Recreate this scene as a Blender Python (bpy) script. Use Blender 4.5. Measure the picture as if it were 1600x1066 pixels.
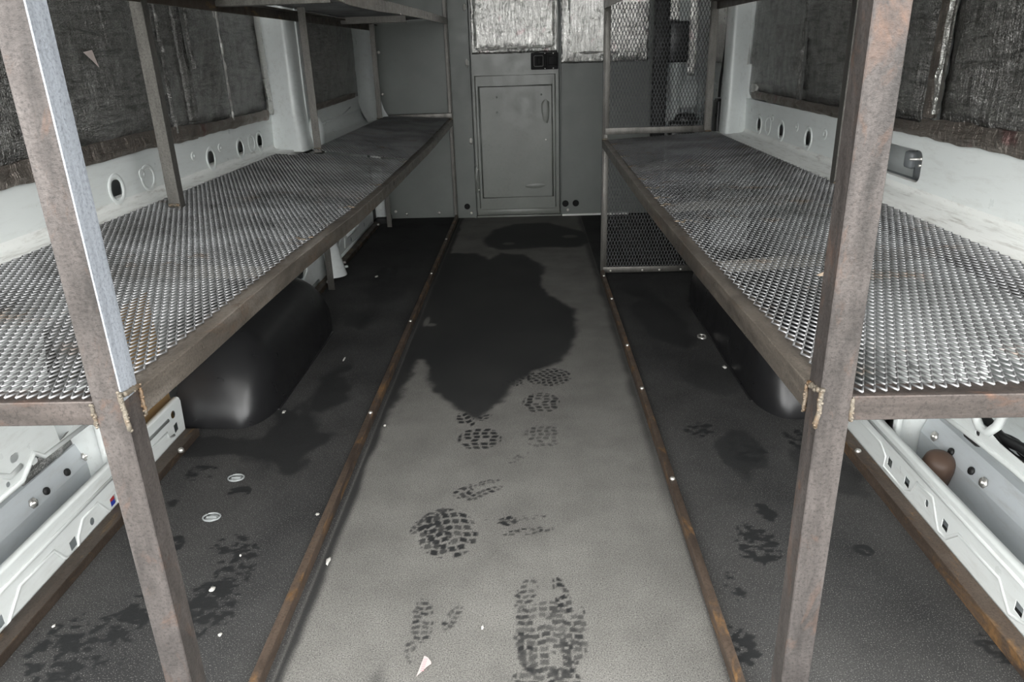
import bpy, bmesh, math, random
import numpy as np
from mathutils import Vector, Matrix, noise as mnoise

random.seed(7)
for o in list(bpy.data.objects):
    bpy.data.objects.remove(o)
SC = bpy.context.scene
COL = SC.collection

# ------------------------------------------------------------------ camera
# x right, y towards the bulkhead, z up, metres; load floor at z = 0; eye 1 m above it, outside the rear doors
F, PITCH, YAW, ROLL = 1153.79, 0.3726, 0.0317, -0.0309
cp, sp, cy_, sy_ = math.cos(PITCH), math.sin(PITCH), math.cos(YAW), math.sin(YAW)
fw = Vector((-sy_ * cp, cy_ * cp, -sp)); rt = Vector((cy_, sy_, 0)); up = rt.cross(fw)
r2 = math.cos(ROLL) * rt + math.sin(ROLL) * up
u2 = -math.sin(ROLL) * rt + math.cos(ROLL) * up
cam_d = bpy.data.cameras.new('camera'); cam = bpy.data.objects.new('camera', cam_d); COL.objects.link(cam)
cam_d.sensor_width = 36; cam_d.sensor_fit = 'HORIZONTAL'; cam_d.lens = F / 1600 * 36; cam_d.clip_start = 0.02
M = Matrix((r2, u2, -fw)).transposed().to_4x4(); M.translation = Vector((0, 0, 1.0))
cam.matrix_world = M
SC.camera = cam

# ------------------------------------------------------------------ sky, lamps, exposure
w = bpy.data.worlds.new('overcast_sky'); SC.world = w; w.use_nodes = True
nt = w.node_tree; nt.nodes.clear()
tc = nt.nodes.new('ShaderNodeTexCoord'); sx = nt.nodes.new('ShaderNodeSeparateXYZ')
rp = nt.nodes.new('ShaderNodeValToRGB'); bg = nt.nodes.new('ShaderNodeBackground'); wo = nt.nodes.new('ShaderNodeOutputWorld')
rp.color_ramp.elements[0].position = 0.0; rp.color_ramp.elements[0].color = (0.84, 0.85, 0.85, 1)
rp.color_ramp.elements[1].position = 0.7; rp.color_ramp.elements[1].color = (1.0, 0.99, 0.965, 1)
nt.links.new(tc.outputs['Generated'], sx.inputs[0]); nt.links.new(sx.outputs['Z'], rp.inputs[0])
nt.links.new(rp.outputs[0], bg.inputs[0]); nt.links.new(bg.outputs[0], wo.inputs[0])
bg.inputs[1].default_value = 2.6
SC.view_settings.view_transform = 'Standard'; SC.view_settings.look = 'None'
SC.view_settings.gamma = 1; SC.view_settings.use_curve_mapping = False
SC.view_settings.exposure = 1.57
SC.cycles.max_bounces = 10; SC.cycles.diffuse_bounces = 6; SC.cycles.glossy_bounces = 5
SC.cycles.caustics_reflective = False; SC.cycles.sample_clamp_indirect = 6


# ------------------------------------------------------------------ materials
class NT:
    def __init__(s, name):
        s.m = bpy.data.materials.new(name); s.m.use_nodes = True
        s.t = s.m.node_tree; s.b = s.t.nodes['Principled BSDF']
        s.tc = s.t.nodes.new('ShaderNodeTexCoord')
    def n(s, typ, **kw):
        x = s.t.nodes.new(typ)
        for k, v in kw.items(): setattr(x, k, v)
        return x
    def l(s, a, b): s.t.links.new(a, b)
    def noise(s, scale, detail=4, rough=0.55, stretch=None, dist=0.0):
        x = s.n('ShaderNodeTexNoise'); x.inputs['Scale'].default_value = scale
        x.inputs['Detail'].default_value = detail; x.inputs['Roughness'].default_value = rough
        x.inputs['Distortion'].default_value = dist
        if stretch:
            mp = s.n('ShaderNodeMapping'); mp.inputs['Scale'].default_value = stretch
            s.l(s.tc.outputs['Object'], mp.inputs[0]); s.l(mp.outputs[0], x.inputs['Vector'])
        else: s.l(s.tc.outputs['Object'], x.inputs['Vector'])
        return x.outputs['Fac']
    def ramp(s, fac, stops):
        x = s.n('ShaderNodeValToRGB'); e = x.color_ramp.elements
        while len(e) < len(stops): e.new(0.5)
        for i, (p, c) in enumerate(stops):
            e[i].position = p; e[i].color = (*c, 1) if len(c) == 3 else c
        s.l(fac, x.inputs[0]); return x.outputs[0]
    def val(s, fac, a, b, p0=0.3, p1=0.7):
        x = s.n('ShaderNodeMapRange'); x.inputs['From Min'].default_value = p0; x.inputs['From Max'].default_value = p1
        x.inputs['To Min'].default_value = a; x.inputs['To Max'].default_value = b
        s.l(fac, x.inputs[0]); return x.outputs[0]
    def mix(s, fac, a, b):
        x = s.n('ShaderNodeMix', data_type='RGBA')
        if isinstance(fac, float): x.inputs[0].default_value = fac
        else: s.l(fac, x.inputs[0])
        for v, i in ((a, 6), (b, 7)):
            if isinstance(v, tuple): x.inputs[i].default_value = (*v, 1)
            else: s.l(v, x.inputs[i])
        return x.outputs[2]
    def math(s, op, a, b=None):
        x = s.n('ShaderNodeMath', operation=op)
        for v, i in ((a, 0), (b, 1)):
            if v is None: continue
            if isinstance(v, (int, float)): x.inputs[i].default_value = v
            else: s.l(v, x.inputs[i])
        return x.outputs[0]
    def attr(s, name):
        x = s.n('ShaderNodeAttribute', attribute_name=name); return x.outputs['Fac']
    def bump(s, h, strength, dist=0.002, prev=None):
        x = s.n('ShaderNodeBump'); x.inputs['Strength'].default_value = strength; x.inputs['Distance'].default_value = dist
        s.l(h, x.inputs['Height'])
        if prev is not None: s.l(prev, x.inputs['Normal'])
        return x.outputs[0]
    def out(s, col=None, rough=None, metal=None, normal=None, spec=None):
        for v, k in ((col, 'Base Color'), (rough, 'Roughness'), (metal, 'Metallic'), (normal, 'Normal'), (spec, 'Specular IOR Level')):
            if v is None: continue
            i = s.b.inputs[k]
            if isinstance(v, (int, float)): i.default_value = v
            elif isinstance(v, tuple): i.default_value = (*v, 1)
            else: s.l(v, i)
        return s.m


def steel(name, scale_a, scale_b, rust, rust_lo, rust_hi, metal=0.55, ro=(0.38, 0.6), light=None, st=(1, 1, 1)):
    t = NT(name)
    a = t.ramp(t.noise(16, 6, 0.65, st, 0.6), [(0.3, scale_a), (0.55, scale_b), (0.75, light or scale_b)])
    streak = t.noise(90, 4, 0.6, st)
    a = t.mix(t.val(streak, 0.0, 0.35, 0.35, 0.75), a, tuple(0.45 * c for c in scale_a))
    a = t.mix(t.val(t.noise(240, 3, 0.75), 0.0, 0.55, 0.48, 0.68), a, tuple(0.4 * c for c in scale_a))
    rm = t.val(t.noise(22, 7, 0.7, tuple(q ** 0.6 for q in st), 0.8), 0, 1, rust_lo, rust_hi)
    rc = t.ramp(t.noise(90, 3), [(0.35, tuple(0.55 * c for c in rust)), (0.65, rust)])
    c = t.mix(rm, a, rc)
    return t.out(c, t.val(t.noise(25, 4), *ro), metal, t.bump(t.noise(160, 4, 0.7), 0.5, 0.0015))


def paint(name, col, rough=0.35, grime=0.0, gcol=(0.25, 0.22, 0.18), metal=0.0, smudge=0.12, bump=0.03):
    t = NT(name)
    c = t.mix(t.val(t.noise(5, 4), 0.0, smudge), col, tuple(0.6 * x for x in col))
    if grime:
        g = t.math('MULTIPLY', t.val(t.noise(60, 6, 0.7, (1, 0.18, 1)), 0, grime, 0.5, 0.68), t.val(t.noise(7, 3), 0.2, 1.0))
        c = t.mix(g, c, gcol)
        sp_ = t.val(t.noise(420, 1), 0, grime * 0.7, 0.72, 0.76); c = t.mix(sp_, c, gcol)
    return t.out(c, t.val(t.noise(18, 3), rough * 0.85, rough * 1.25), metal, t.bump(t.noise(9, 3), bump, 0.01))


def foil(name, col, rough, grain, wrinkle, patch=None, metal=1.0, st=(1, 0.35, 2.4)):
    t = NT(name)
    g = t.noise(330, 2, 0.6)
    wr = t.noise(26, 5, 0.62, st, 0.5)
    wv = t.noise(26, 5, 0.62, (2.0, 2.6, 0.35), 0.5)
    nb = t.bump(g, grain, 0.006)
    nb = t.bump(wr, wrinkle, 0.02, nb)
    nb = t.bump(wv, wrinkle * 0.7, 0.02, nb)
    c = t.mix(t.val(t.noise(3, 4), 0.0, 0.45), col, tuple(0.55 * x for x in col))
    c = t.mix(t.val(t.noise(230, 2, 0.7), 0.0, 0.75, 0.42, 0.68), c, tuple(min(1, 2.0 * x) for x in col)) if grain > 0.5 else c  # sparkle painted into the foil colour as light speckles
    c = t.mix(t.val(wr, 0.0, 0.6, 0.5, 0.62), c, tuple(0.5 * x for x in col)) if grain > 0.5 else c  # crinkle shading painted in as darker wrinkles
    if patch: c = t.mix(t.val(t.noise(11, 3), 0, 0.5, 0.62, 0.68), c, patch)
    return t.out(c, t.val(t.noise(12, 4), rough * 0.75, rough * 1.3), metal, nb)


STEEL = steel('mill_scale_steel', (0.034, 0.030, 0.028), (0.092, 0.080, 0.075), (0.150, 0.085, 0.057), 0.54, 0.80, 0.4, (0.34, 0.54), (0.135, 0.12, 0.113), (1, 1, 0.3))
GROUND_GLARE = steel('ground_steel_glare', (0.26, 0.28, 0.31), (0.44, 0.47, 0.52), (0.30, 0.25, 0.22), 0.7, 0.9, 0.35, (0.26, 0.4), (0.58, 0.61, 0.66), (1, 1, 0.06))  # ground steel lightened: sky glare is put into the colour
STEEL_RAIL = steel('scuffed_rail_steel', (0.085, 0.074, 0.064), (0.22, 0.19, 0.16), (0.24, 0.15, 0.095), 0.56, 0.80, 0.6, (0.26, 0.42), (0.38, 0.34, 0.30), (1, 0.14, 1))
STEEL_END = steel('brown_end_rail_steel', (0.03, 0.025, 0.022), (0.085, 0.07, 0.063), (0.15, 0.08, 0.052), 0.52, 0.74, 0.35, (0.4, 0.58), (0.125, 0.107, 0.10), (0.2, 1, 1))
STEEL_GREY = steel('plain_grey_steel', (0.085, 0.082, 0.074), (0.155, 0.148, 0.135), (0.24, 0.13, 0.06), 0.64, 0.84, 0.6, (0.35, 0.5), None, (1, 1, 0.2))
RUST = steel('rusty_floor_steel', (0.06, 0.045, 0.036), (0.13, 0.095, 0.072), (0.33, 0.18, 0.07), 0.52, 0.70, 0.35, st=(1, 0.15, 1))
RUST_DARK = steel('dark_brown_rusty_steel', (0.036, 0.028, 0.023), (0.08, 0.06, 0.046), (0.30, 0.18, 0.07), 0.56, 0.74, 0.35, st=(1, 0.15, 1))
WELD = steel('weld_bead', (0.10, 0.085, 0.066), (0.20, 0.175, 0.14), (0.17, 0.10, 0.05), 0.45, 0.65, metal=0.4)
t = NT('expanded_steel')
c = t.ramp(t.noise(4.5, 5, 0.6, None, 0.5), [(0.3, (0.15, 0.15, 0.15)), (0.62, (0.37, 0.375, 0.385))])
c = t.mix(t.val(t.noise(8, 5, 0.7), 0, 0.75, 0.58, 0.75), c, (0.20, 0.12, 0.06))
EXP = t.out(c, t.val(t.noise(20, 3), 0.42, 0.56), 0.7)
EXP_PANEL = paint('expanded_panel_steel', (0.16, 0.165, 0.17), 0.45, metal=0.6)
WHITE = paint('white_body_paint', (0.67, 0.70, 0.69), 0.32, 0.25)
WHITE_LEDGE = paint('scuffed_white_paint', (0.72, 0.73, 0.71), 0.4, 0.9, (0.30, 0.28, 0.25))
POCKET = paint('shaded_pocket_primer', (0.22, 0.235, 0.245), 0.4, 0.2)  # primer darkened: the shade of the recess is in the colour
PRIMER = paint('grey_white_primer', (0.50, 0.53, 0.55), 0.4, 0.3)
GREY = paint('grey_bulkhead_paint', (0.165, 0.178, 0.164), 0.42, 0.12, (0.08, 0.08, 0.075), smudge=0.35)
GREY_DOOR = paint('worn_grey_door_paint', (0.20, 0.21, 0.19), 0.33, 0.25, (0.08, 0.075, 0.065), smudge=0.4, bump=0.12)
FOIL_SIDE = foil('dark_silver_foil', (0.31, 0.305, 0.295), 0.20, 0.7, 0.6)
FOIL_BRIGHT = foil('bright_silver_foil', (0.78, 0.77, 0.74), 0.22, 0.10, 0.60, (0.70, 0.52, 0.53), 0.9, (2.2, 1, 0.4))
FOIL_TAPE = foil('foil_tape', (0.80, 0.79, 0.76), 0.30, 0.2, 0.8)
TAPE_BROWN = foil('brown_tinted_foil_tape', (0.34, 0.30, 0.27), 0.38, 0.35, 0.7, (0.20, 0.06, 0.07))
BLACKP = paint('black_plastic', (0.013, 0.013, 0.014), 0.31, smudge=0.2, bump=0.0)
LATCHM = paint('matt_black_latch', (0.010, 0.010, 0.010), 0.6, bump=0.0)
LATCHM.node_tree.nodes['Principled BSDF'].inputs['Specular IOR Level'].default_value = 0.2
BLACK = paint('black_rubber', (0.012, 0.012, 0.012), 0.6)
ZINC = paint('zinc_screw', (0.72, 0.70, 0.66), 0.3, metal=0.8)
BROWNBOARD = paint('brown_hardboard', (0.30, 0.19, 0.085), 0.6)
BROWNPLUG = paint('brown_plug', (0.10, 0.062, 0.045), 0.5)
PAPER = paint('paper', (0.42, 0.37, 0.36), 0.7)
PINK = paint('pink_print', (0.60, 0.22, 0.24), 0.7)
CHIP = paint('pale_chip', (0.50, 0.49, 0.46), 0.6)
REDBLUE_R = paint('red_plastic', (0.35, 0.03, 0.03), 0.5)
REDBLUE_B = paint('blue_plastic', (0.02, 0.04, 0.30), 0.5)
TARMAC = paint('tarmac', (0.20, 0.20, 0.19), 0.9)
t = NT('rubber_load_floor')
dust, wet = t.attr('dust'), t.attr('wet')
grain = t.noise(380, 3, 0.75); blot = t.noise(6, 5, 0.6)
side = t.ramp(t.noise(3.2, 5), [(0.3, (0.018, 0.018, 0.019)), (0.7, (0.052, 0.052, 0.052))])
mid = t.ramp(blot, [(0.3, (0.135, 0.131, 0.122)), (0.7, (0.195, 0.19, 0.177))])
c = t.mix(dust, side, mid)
c = t.mix(t.val(grain, 0.0, 0.8, 0.46, 0.66), c, (0.025, 0.025, 0.025))
c = t.mix(t.val(t.noise(420, 1), 0.0, 0.45, 0.60, 0.72), c, (0.34, 0.335, 0.32))
c = t.mix(wet, c, (0.020, 0.0207, 0.0213))
FLOORM = t.out(c, t.mix(wet, (0.85, 0.85, 0.85), (0.6, 0.6, 0.6)), 0.0, t.bump(grain, 0.35, 0.002), 0.16)


# ------------------------------------------------------------------ mesh helpers
def link(o, parent=None):
    COL.objects.link(o)
    if parent is not None:
        o.parent = parent
        o.matrix_parent_inverse = Matrix.Translation(-parent.location)
    return o


def tag(o, label=None, cat=None, group=None, kind=None):
    if label: o['label'] = label
    if cat: o['category'] = cat
    if group: o['group'] = group
    if kind: o['kind'] = kind
    return o


def empty(name, loc, label, cat, group=None):
    o = bpy.data.objects.new(name, None); o.location = loc; o.empty_display_size = 0.05
    COL.objects.link(o); return tag(o, label, cat, group)


def np_mesh(name, V, Fq, mat, parent=None, smooth=False):
    V = np.asarray(V, np.float32); Fq = np.asarray(Fq, np.int32)
    me = bpy.data.meshes.new(name)
    me.vertices.add(len(V)); me.vertices.foreach_set('co', V.ravel())
    k = Fq.shape[1]
    me.loops.add(Fq.size); me.loops.foreach_set('vertex_index', Fq.ravel())
    me.polygons.add(len(Fq)); me.polygons.foreach_set('loop_start', np.arange(0, Fq.size, k, dtype=np.int32))
    me.polygons.foreach_set('loop_total', np.full(len(Fq), k, np.int32))
    if smooth: me.polygons.foreach_set('use_smooth', np.ones(len(Fq), bool))
    me.update(); me.validate()
    me.materials.append(mat)
    return link(bpy.data.objects.new(name, me), parent)


class MB:
    """collects shapes for one mesh object"""
    def __init__(s): s.v, s.f, s.sm, s.mi, s.cur = [], [], [], [], 0
    def add(s, V, Fs, smooth=False):
        b = len(s.v); s.v += [tuple(x) for x in V]
        for f in Fs: s.f.append([b + i for i in f]); s.sm.append(smooth); s.mi.append(s.cur)
    def box(s, lo, hi, bev=0.0):
        x0, y0, z0 = (min(a, b) for a, b in zip(lo, hi)); x1, y1, z1 = (max(a, b) for a, b in zip(lo, hi))
        if bev:
            bm = bmesh.new(); bmesh.ops.create_cube(bm, size=1)
            for v in bm.verts: v.co = ((x0 + x1) / 2 + v.co.x * (x1 - x0), (y0 + y1) / 2 + v.co.y * (y1 - y0), (z0 + z1) / 2 + v.co.z * (z1 - z0))
            bmesh.ops.bevel(bm, geom=bm.edges[:], offset=min(bev, 0.45 * min(x1 - x0, y1 - y0, z1 - z0)), segments=2, affect='EDGES', profile=0.5)
            s.bm(bm, True); return
        V = [(x, y, z) for z in (z0, z1) for y in (y0, y1) for x in (x0, x1)]
        s.add(V, [(0, 2, 3, 1), (4, 5, 7, 6), (0, 1, 5, 4), (2, 6, 7, 3), (0, 4, 6, 2), (1, 3, 7, 5)])
    def bm(s, bm, smooth=False):
        bm.verts.index_update()
        s.add([v.co[:] for v in bm.verts], [[v.index for v in f.verts] for f in bm.faces], smooth); bm.free()
    def sweep(s, prof, path, a, b, caps=True, smooth=False):
        """profile [(pa, pb)] swept along path points with fixed axes a, b"""
        a, b = Vector(a), Vector(b); n = len(prof); V = []
        for p in path:
            p = Vector(p)
            V += [tuple(p + a * q[0] + b * q[1]) for q in prof]
        Fs = []
        for i in range(len(path) - 1):
            for j in range(n):
                k = (j + 1) % n
                Fs.append((i * n + j, i * n + k, (i + 1) * n + k, (i + 1) * n + j))
        s.add(V, Fs, smooth)
        if caps:
            s.add(V[:n], [tuple(range(n - 1, -1, -1))]); s.add(V[-n:], [tuple(range(n))])
    def angle(s, path, a, b, la=0.034, lb=0.034, th=0.0045):
        r = 0.0012; q = th * 0.8
        prof = [(r, 0), (la - 0.0008, 0), (la, 0.0008), (la, th - 0.0016), (la - 0.0016, th), (th + q, th), (th + q * 0.3, th + q * 0.3), (th, th + q),
                (th, lb - 0.0016), (th - 0.0016, lb), (0.0008, lb), (0, lb - 0.0008), (0, r)]
        s.sweep(prof, path, a, b)
    def tube(s, pts, r, seg=8, closed=False, flat=None):
        pts = [Vector(p) for p in pts]; n = len(pts); V = []; Fs = []
        for i, p in enumerate(pts):
            if closed: d = pts[(i + 1) % n] - pts[i - 1]
            else: d = pts[min(i + 1, n - 1)] - pts[max(i - 1, 0)]
            d.normalize(); ref = Vector((1, 0, 0)) if abs(d.x) < 0.8 else Vector((0, 0, 1))
            e1 = d.cross(ref).normalized(); e2 = d.cross(e1).normalized()
            if flat: pass
            for k in range(seg):
                an = 2 * math.pi * k / seg
                o = e1 * math.cos(an) * r + e2 * math.sin(an) * r
                if flat: o.x *= flat
                V.append(tuple(p + o))
        m = n if closed else n - 1
        for i in range(m):
            for k in range(seg):
                a0, a1 = i * seg, ((i + 1) % n) * seg
                Fs.append((a0 + k, a0 + (k + 1) % seg, a1 + (k + 1) % seg, a1 + k))
        if not closed: Fs += [tuple(range(seg - 1, -1, -1)), tuple((n - 1) * seg + k for k in range(seg))]
        s.add(V, Fs, True)
    def lathe(s, c, axis, prof, seg=14):
        """profile [(r, h)] about axis at c"""
        ax = Vector(axis).normalized(); ref = Vector((1, 0, 0)) if abs(ax.x) < 0.8 else Vector((0, 0, 1))
        e1 = ax.cross(ref).normalized(); e2 = ax.cross(e1); c = Vector(c); V = []; Fs = []
        for r, h in prof:
            for k in range(seg):
                an = 2 * math.pi * k / seg
                V.append(tuple(c + ax * h + (e1 * math.cos(an) + e2 * math.sin(an)) * r))
        for i in range(len(prof) - 1):
            for k in range(seg):
                Fs.append((i * seg + k, i * seg + (k + 1) % seg, (i + 1) * seg + (k + 1) % seg, (i + 1) * seg + k))
        Fs += [tuple(range(seg - 1, -1, -1)), tuple((len(prof) - 1) * seg + k for k in range(seg))]
        s.add(V, Fs, True)
    def blob(s, c, r, seed=0, rough=0.3, sub=2):
        bm = bmesh.new(); bmesh.ops.create_icosphere(bm, subdivisions=sub, radius=1)
        for v in bm.verts:
            k = 1 + rough * mnoise.noise(v.co * 1.7 + Vector((seed, seed * 2, 0)))
            v.co = Vector((c[0] + v.co.x * r[0] * k, c[1] + v.co.y * r[1] * k, c[2] + v.co.z * r[2] * k))
        s.bm(bm, True)
    def grid(s, fn, nu, nv, smooth=True, flip=False):
        V = [fn(i / nu, j / nv) for j in range(nv + 1) for i in range(nu + 1)]
        Fs = []
        for j in range(nv):
            for i in range(nu):
                a = j * (nu + 1) + i; f = (a, a + 1, a + nu + 2, a + nu + 1)
                Fs.append(f[::-1] if flip else f)
        s.add(V, Fs, smooth)
    def plate(s, outline, holes, to3d, depth, bev=0.0):
        """flat plate with holes: 2-D outline, mapped by to3d(u, v, w), w from 0 to depth"""
        cu = bpy.data.curves.new('c', 'CURVE'); cu.dimensions = '2D'; cu.fill_mode = 'BOTH'; cu.extrude = depth / 2
        if bev: cu.bevel_depth = bev; cu.bevel_resolution = 1; cu.offset = -bev
        for poly in [outline] + list(holes):
            sp = cu.splines.new('POLY'); sp.points.add(len(poly) - 1)
            for i, p in enumerate(poly): sp.points[i].co = (p[0], p[1], 0, 1)
            sp.use_cyclic_u = True
        ob = bpy.data.objects.new('c', cu); COL.objects.link(ob)
        me = bpy.data.meshes.new_from_object(ob.evaluated_get(bpy.context.evaluated_depsgraph_get()))
        V = [to3d(v.co.x, v.co.y, v.co.z + depth / 2) for v in me.vertices]
        Fs = [list(p.vertices) for p in me.polygons]
        bpy.data.objects.remove(ob); bpy.data.curves.remove(cu); bpy.data.meshes.remove(me)
        s.add(V, Fs)
    def obj(s, name, mat, parent=None, fix=True):
        me = bpy.data.meshes.new(name); me.from_pydata(s.v, [], s.f)
        me.polygons.foreach_set('use_smooth', s.sm)
        for m in (mat if isinstance(mat, (list, tuple)) else [mat]): me.materials.append(m)
        me.polygons.foreach_set('material_index', s.mi)
        if fix:
            bm = bmesh.new(); bm.from_mesh(me); bmesh.ops.recalc_face_normals(bm, faces=bm.faces[:]); bm.to_mesh(me); bm.free()
        me.update()
        return link(bpy.data.objects.new(name, me), parent)


def rrect(x0, y0, x1, y1, r, n=5):
    P = []
    for cx, cy, a in ((x1 - r, y0 + r, -90), (x1 - r, y1 - r, 0), (x0 + r, y1 - r, 90), (x0 + r, y0 + r, 180)):
        for k in range(n + 1):
            t_ = math.radians(a + 90 * k / n); P.append((cx + r * math.cos(t_), cy + r * math.sin(t_)))
    return P


def wx(X): return lambda u, v, w_: (X + w_, u, v)        # wall facing x: (u, v) = (y, z)
def wy(Y): return lambda u, v, w_: (u, Y + w_, v)        # bulkhead: (u, v) = (x, z)


def screw(c, axis, r, parent, h=0.004, name='screw', mat=None):
    m = MB(); m.lathe(c, axis, [(r, -0.004), (r, h * 0.3), (r * 0.8, h * 0.8), (r * 0.3, h)], 10)
    return m.obj(name, mat or ZINC, parent)


# ------------------------------------------------------------------ the setting: floor
def inside(px, py, poly):
    res = np.zeros(px.shape, bool); n = len(poly)
    for i in range(n):
        x0, y0 = poly[i]; x1, y1 = poly[(i + 1) % n]
        if y0 == y1: continue
        cnd = (y0 > py) != (y1 > py)
        res ^= cnd & (px < (x1 - x0) * (py - y0) / (y1 - y0) + x0)
    return res
def sdist(px, py, poly):
    d = np.full(px.shape, 9.0); n = len(poly)
    for i in range(n):
        x0, y0 = poly[i]; x1, y1 = poly[(i + 1) % n]; dx, dy = x1 - x0, y1 - y0
        t_ = np.clip(((px - x0) * dx + (py - y0) * dy) / (dx * dx + dy * dy + 1e-12), 0, 1)
        d = np.minimum(d, np.hypot(px - x0 - t_ * dx, py - y0 - t_ * dy))
    return np.where(inside(px, py, poly), d, -d)
def hsh(i, j, k=0):
    v = np.sin(i * 127.1 + j * 311.7 + k * 74.7) * 43758.5453
    return v - np.floor(v)
def vnoise(x, y, k=0):
    i, j = np.floor(x), np.floor(y); fx, fy = x - i, y - j
    fx = fx * fx * (3 - 2 * fx); fy = fy * fy * (3 - 2 * fy)
    a = hsh(i, j, k) * (1 - fx) + hsh(i + 1, j, k) * fx; b = hsh(i, j + 1, k) * (1 - fx) + hsh(i + 1, j + 1, k) * fx
    return a * (1 - fy) + b * fy
def fbm(x, y, k=0, o=4):
    s_ = 0; a = 0.5
    for q in range(o): s_ = s_ + a * vnoise(x * 2 ** q, y * 2 ** q, k + q * 7); a *= 0.5
    return s_ / (1 - 0.5 ** o)
def sstep(a, b, x):
    t_ = np.clip((x - a) / (b - a), 0, 1); return t_ * t_ * (3 - 2 * t_)

xs = np.arange(-1.03, 0.90, 0.004)
ys = np.concatenate([np.arange(0.55, 0.9, 0.02), np.arange(0.9, 1.7, 0.003), np.arange(1.7, 2.6, 0.005), np.arange(2.6, 4.87, 0.011)])
GX, GY = np.meshgrid(xs, ys); nx, ny = len(xs), len(ys)
AX0, AX1 = -0.462, 0.318
edge_n = (fbm(GX * 9, GY * 9, 3) - 0.5)
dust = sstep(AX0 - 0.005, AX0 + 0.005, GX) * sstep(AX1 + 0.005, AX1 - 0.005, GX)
strip = sstep(0.03, 0.012, GX - AX0 + edge_n * 0.02) * 0.9 + sstep(0.035, 0.006, AX1 - GX + edge_n * 0.03) * 0.7 * sstep(1.2, 1.9, GY)
wet = np.zeros_like(GX)
wet = np.maximum(wet, strip * dust)
PATCH = [(-0.507, 3.857), (-0.432, 3.874), (-0.292, 3.862), (-0.223, 3.736), (-0.166, 3.85), (-0.053, 3.816), (0.02, 3.668), (0.066, 3.576), (0.033, 3.316), (0.056, 3.135), (0.123, 2.998), (0.177, 2.902), (0.168, 2.681), (0.134, 2.465), (0.079, 2.339), (-0.002, 2.263), (-0.063, 2.19), (-0.098, 2.069), (-0.138, 1.99), (-0.169, 1.931), (-0.214, 1.978), (-0.279, 2.06), (-0.32, 2.129), (-0.366, 2.279), (-0.391, 2.382), (-0.404, 2.383), (-0.436, 1.955), (-0.458, 1.787), (-0.50, 1.787)]
PATCH2 = [(-0.285, 4.181), (-0.228, 4.416), (-0.102, 4.566), (0.103, 4.577), (0.239, 4.399), (0.366, 4.231), (0.352, 4.062), (0.24, 3.94), (0.087, 3.954), (-0.041, 3.941), (-0.169, 3.926), (-0.25, 4.012)]
for P_, soft in ((PATCH, 0.016), (PATCH2, 0.02)):
    d = sdist(GX, GY, P_) + (fbm(GX * 22, GY * 22, 5) - 0.5) * 0.035
    wet = np.maximum(wet, sstep(-soft, soft, d) * (0.86 + 0.14 * fbm(GX * 6, GY * 4, 8)))
for ix, iy, rx, ry in ((-0.43, 2.79, 0.012, 0.06), (-0.405, 2.75, 0.02, 0.018), (-0.13, 4.06, 0.035, 0.03), (0.22, 4.2, 0.045, 0.04)):
    wet *= 1 - 0.7 * sstep(1.2, 0.7, np.hypot((GX - ix) / rx, (GY - iy) / ry))
wet *= np.maximum(dust, 0)


def tread(cx, cy, ang, la, lb, ca, cb, strength, seed, drop=0.1, bend=0.0):
    """print of a boot sole: an ellipse of wet lug blocks in rows, long axis at ang degrees from +y"""
    global wet
    R = max(la, lb) * 1.3
    sel = (np.abs(GX - cx) < R) & (np.abs(GY - cy) < R)
    x, y = GX[sel] - cx, GY[sel] - cy
    an = math.radians(ang); a = x * -math.sin(an) + y * math.cos(an); b = x * math.cos(an) + y * math.sin(an)
    e = (a / la) ** 2 + (b / lb) ** 2
    a2 = a + bend * b * b / lb + 0.003 * np.sin(b * 90 + seed)
    row = np.floor(a2 / ca); b2 = b + (row % 2) * cb * 0.25
    b2 = b2 + 0.0025 * np.sin(row * 2.3 + seed); a2 = a2 + 0.0022 * np.sin(b * 160 + row + seed); fa, fb = np.clip(a2 / ca - row, 0, 1), b2 / cb - np.floor(b2 / cb)
    blk = sstep(0.10, 0.2, fa) * sstep(0.88, 0.78, fa) * sstep(0.08, 0.16, fb) * sstep(0.92, 0.84, fb)
    hv = hsh(row, np.floor(b2 / cb), seed)
    m = blk * (hv > drop) * (0.55 + 0.45 * hsh(row, np.floor(b2 / cb), seed + 9)) * sstep(1.05, 0.92, e)
    m = m * (1.0 + 0.5 * fbm(GX[sel] * 60, GY[sel] * 60, seed)) * strength * 1.1
    wet[sel] = np.maximum(wet[sel], np.clip(m, 0, 1))

tread(-0.156, 1.816, 90, 0.062, 0.062, 0.025, 0.020, 1.0, 1, 0.04, 0.15)
tread(-0.205, 1.93, 20, 0.05, 0.024, 0.022, 0.024, 1.0, 2, 0.05)
tread(-0.145, 1.965, -20, 0.045, 0.02, 0.018, 0.02, 0.9, 3, 0.05)
tread(0.048, 2.225, -65, 0.075, 0.07, 0.02, 0.02, 0.95, 4, 0.06, 0.2)
tread(-0.055, 2.19, -65, 0.06, 0.028, 0.016, 0.02, 0.9, 5, 0.12)
tread(0.019, 2.035, 90, 0.058, 0.07, 0.025, 0.020, 0.75, 6, 0.10, 0.2)
tread(0.02, 1.825, 90, 0.055, 0.065, 0.02, 0.02, 0.5, 7, 0.25, 0.2)
tread(-0.045, 1.71, -40, 0.04, 0.012, 0.014, 0.012, 0.45, 8, 0.3)
tread(-0.205, 1.385, 15, 0.095, 0.07, 0.025, 0.020, 0.85, 9, 0.08, 0.2)
tread(-0.225, 1.385, 15, 0.065, 0.03, 0.022, 0.02, 1.0, 10, 0.0)
tread(-0.25, 1.43, -35, 0.06, 0.022, 0.016, 0.016, 0.8, 11, 0.1)
tread(-0.18, 1.545, -35, 0.028, 0.022, 0.02, 0.03, 0.95, 12, 0.0)
tread(-0.135, 1.585, -70, 0.045, 0.012, 0.012, 0.01, 0.6, 13, 0.2)
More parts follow.
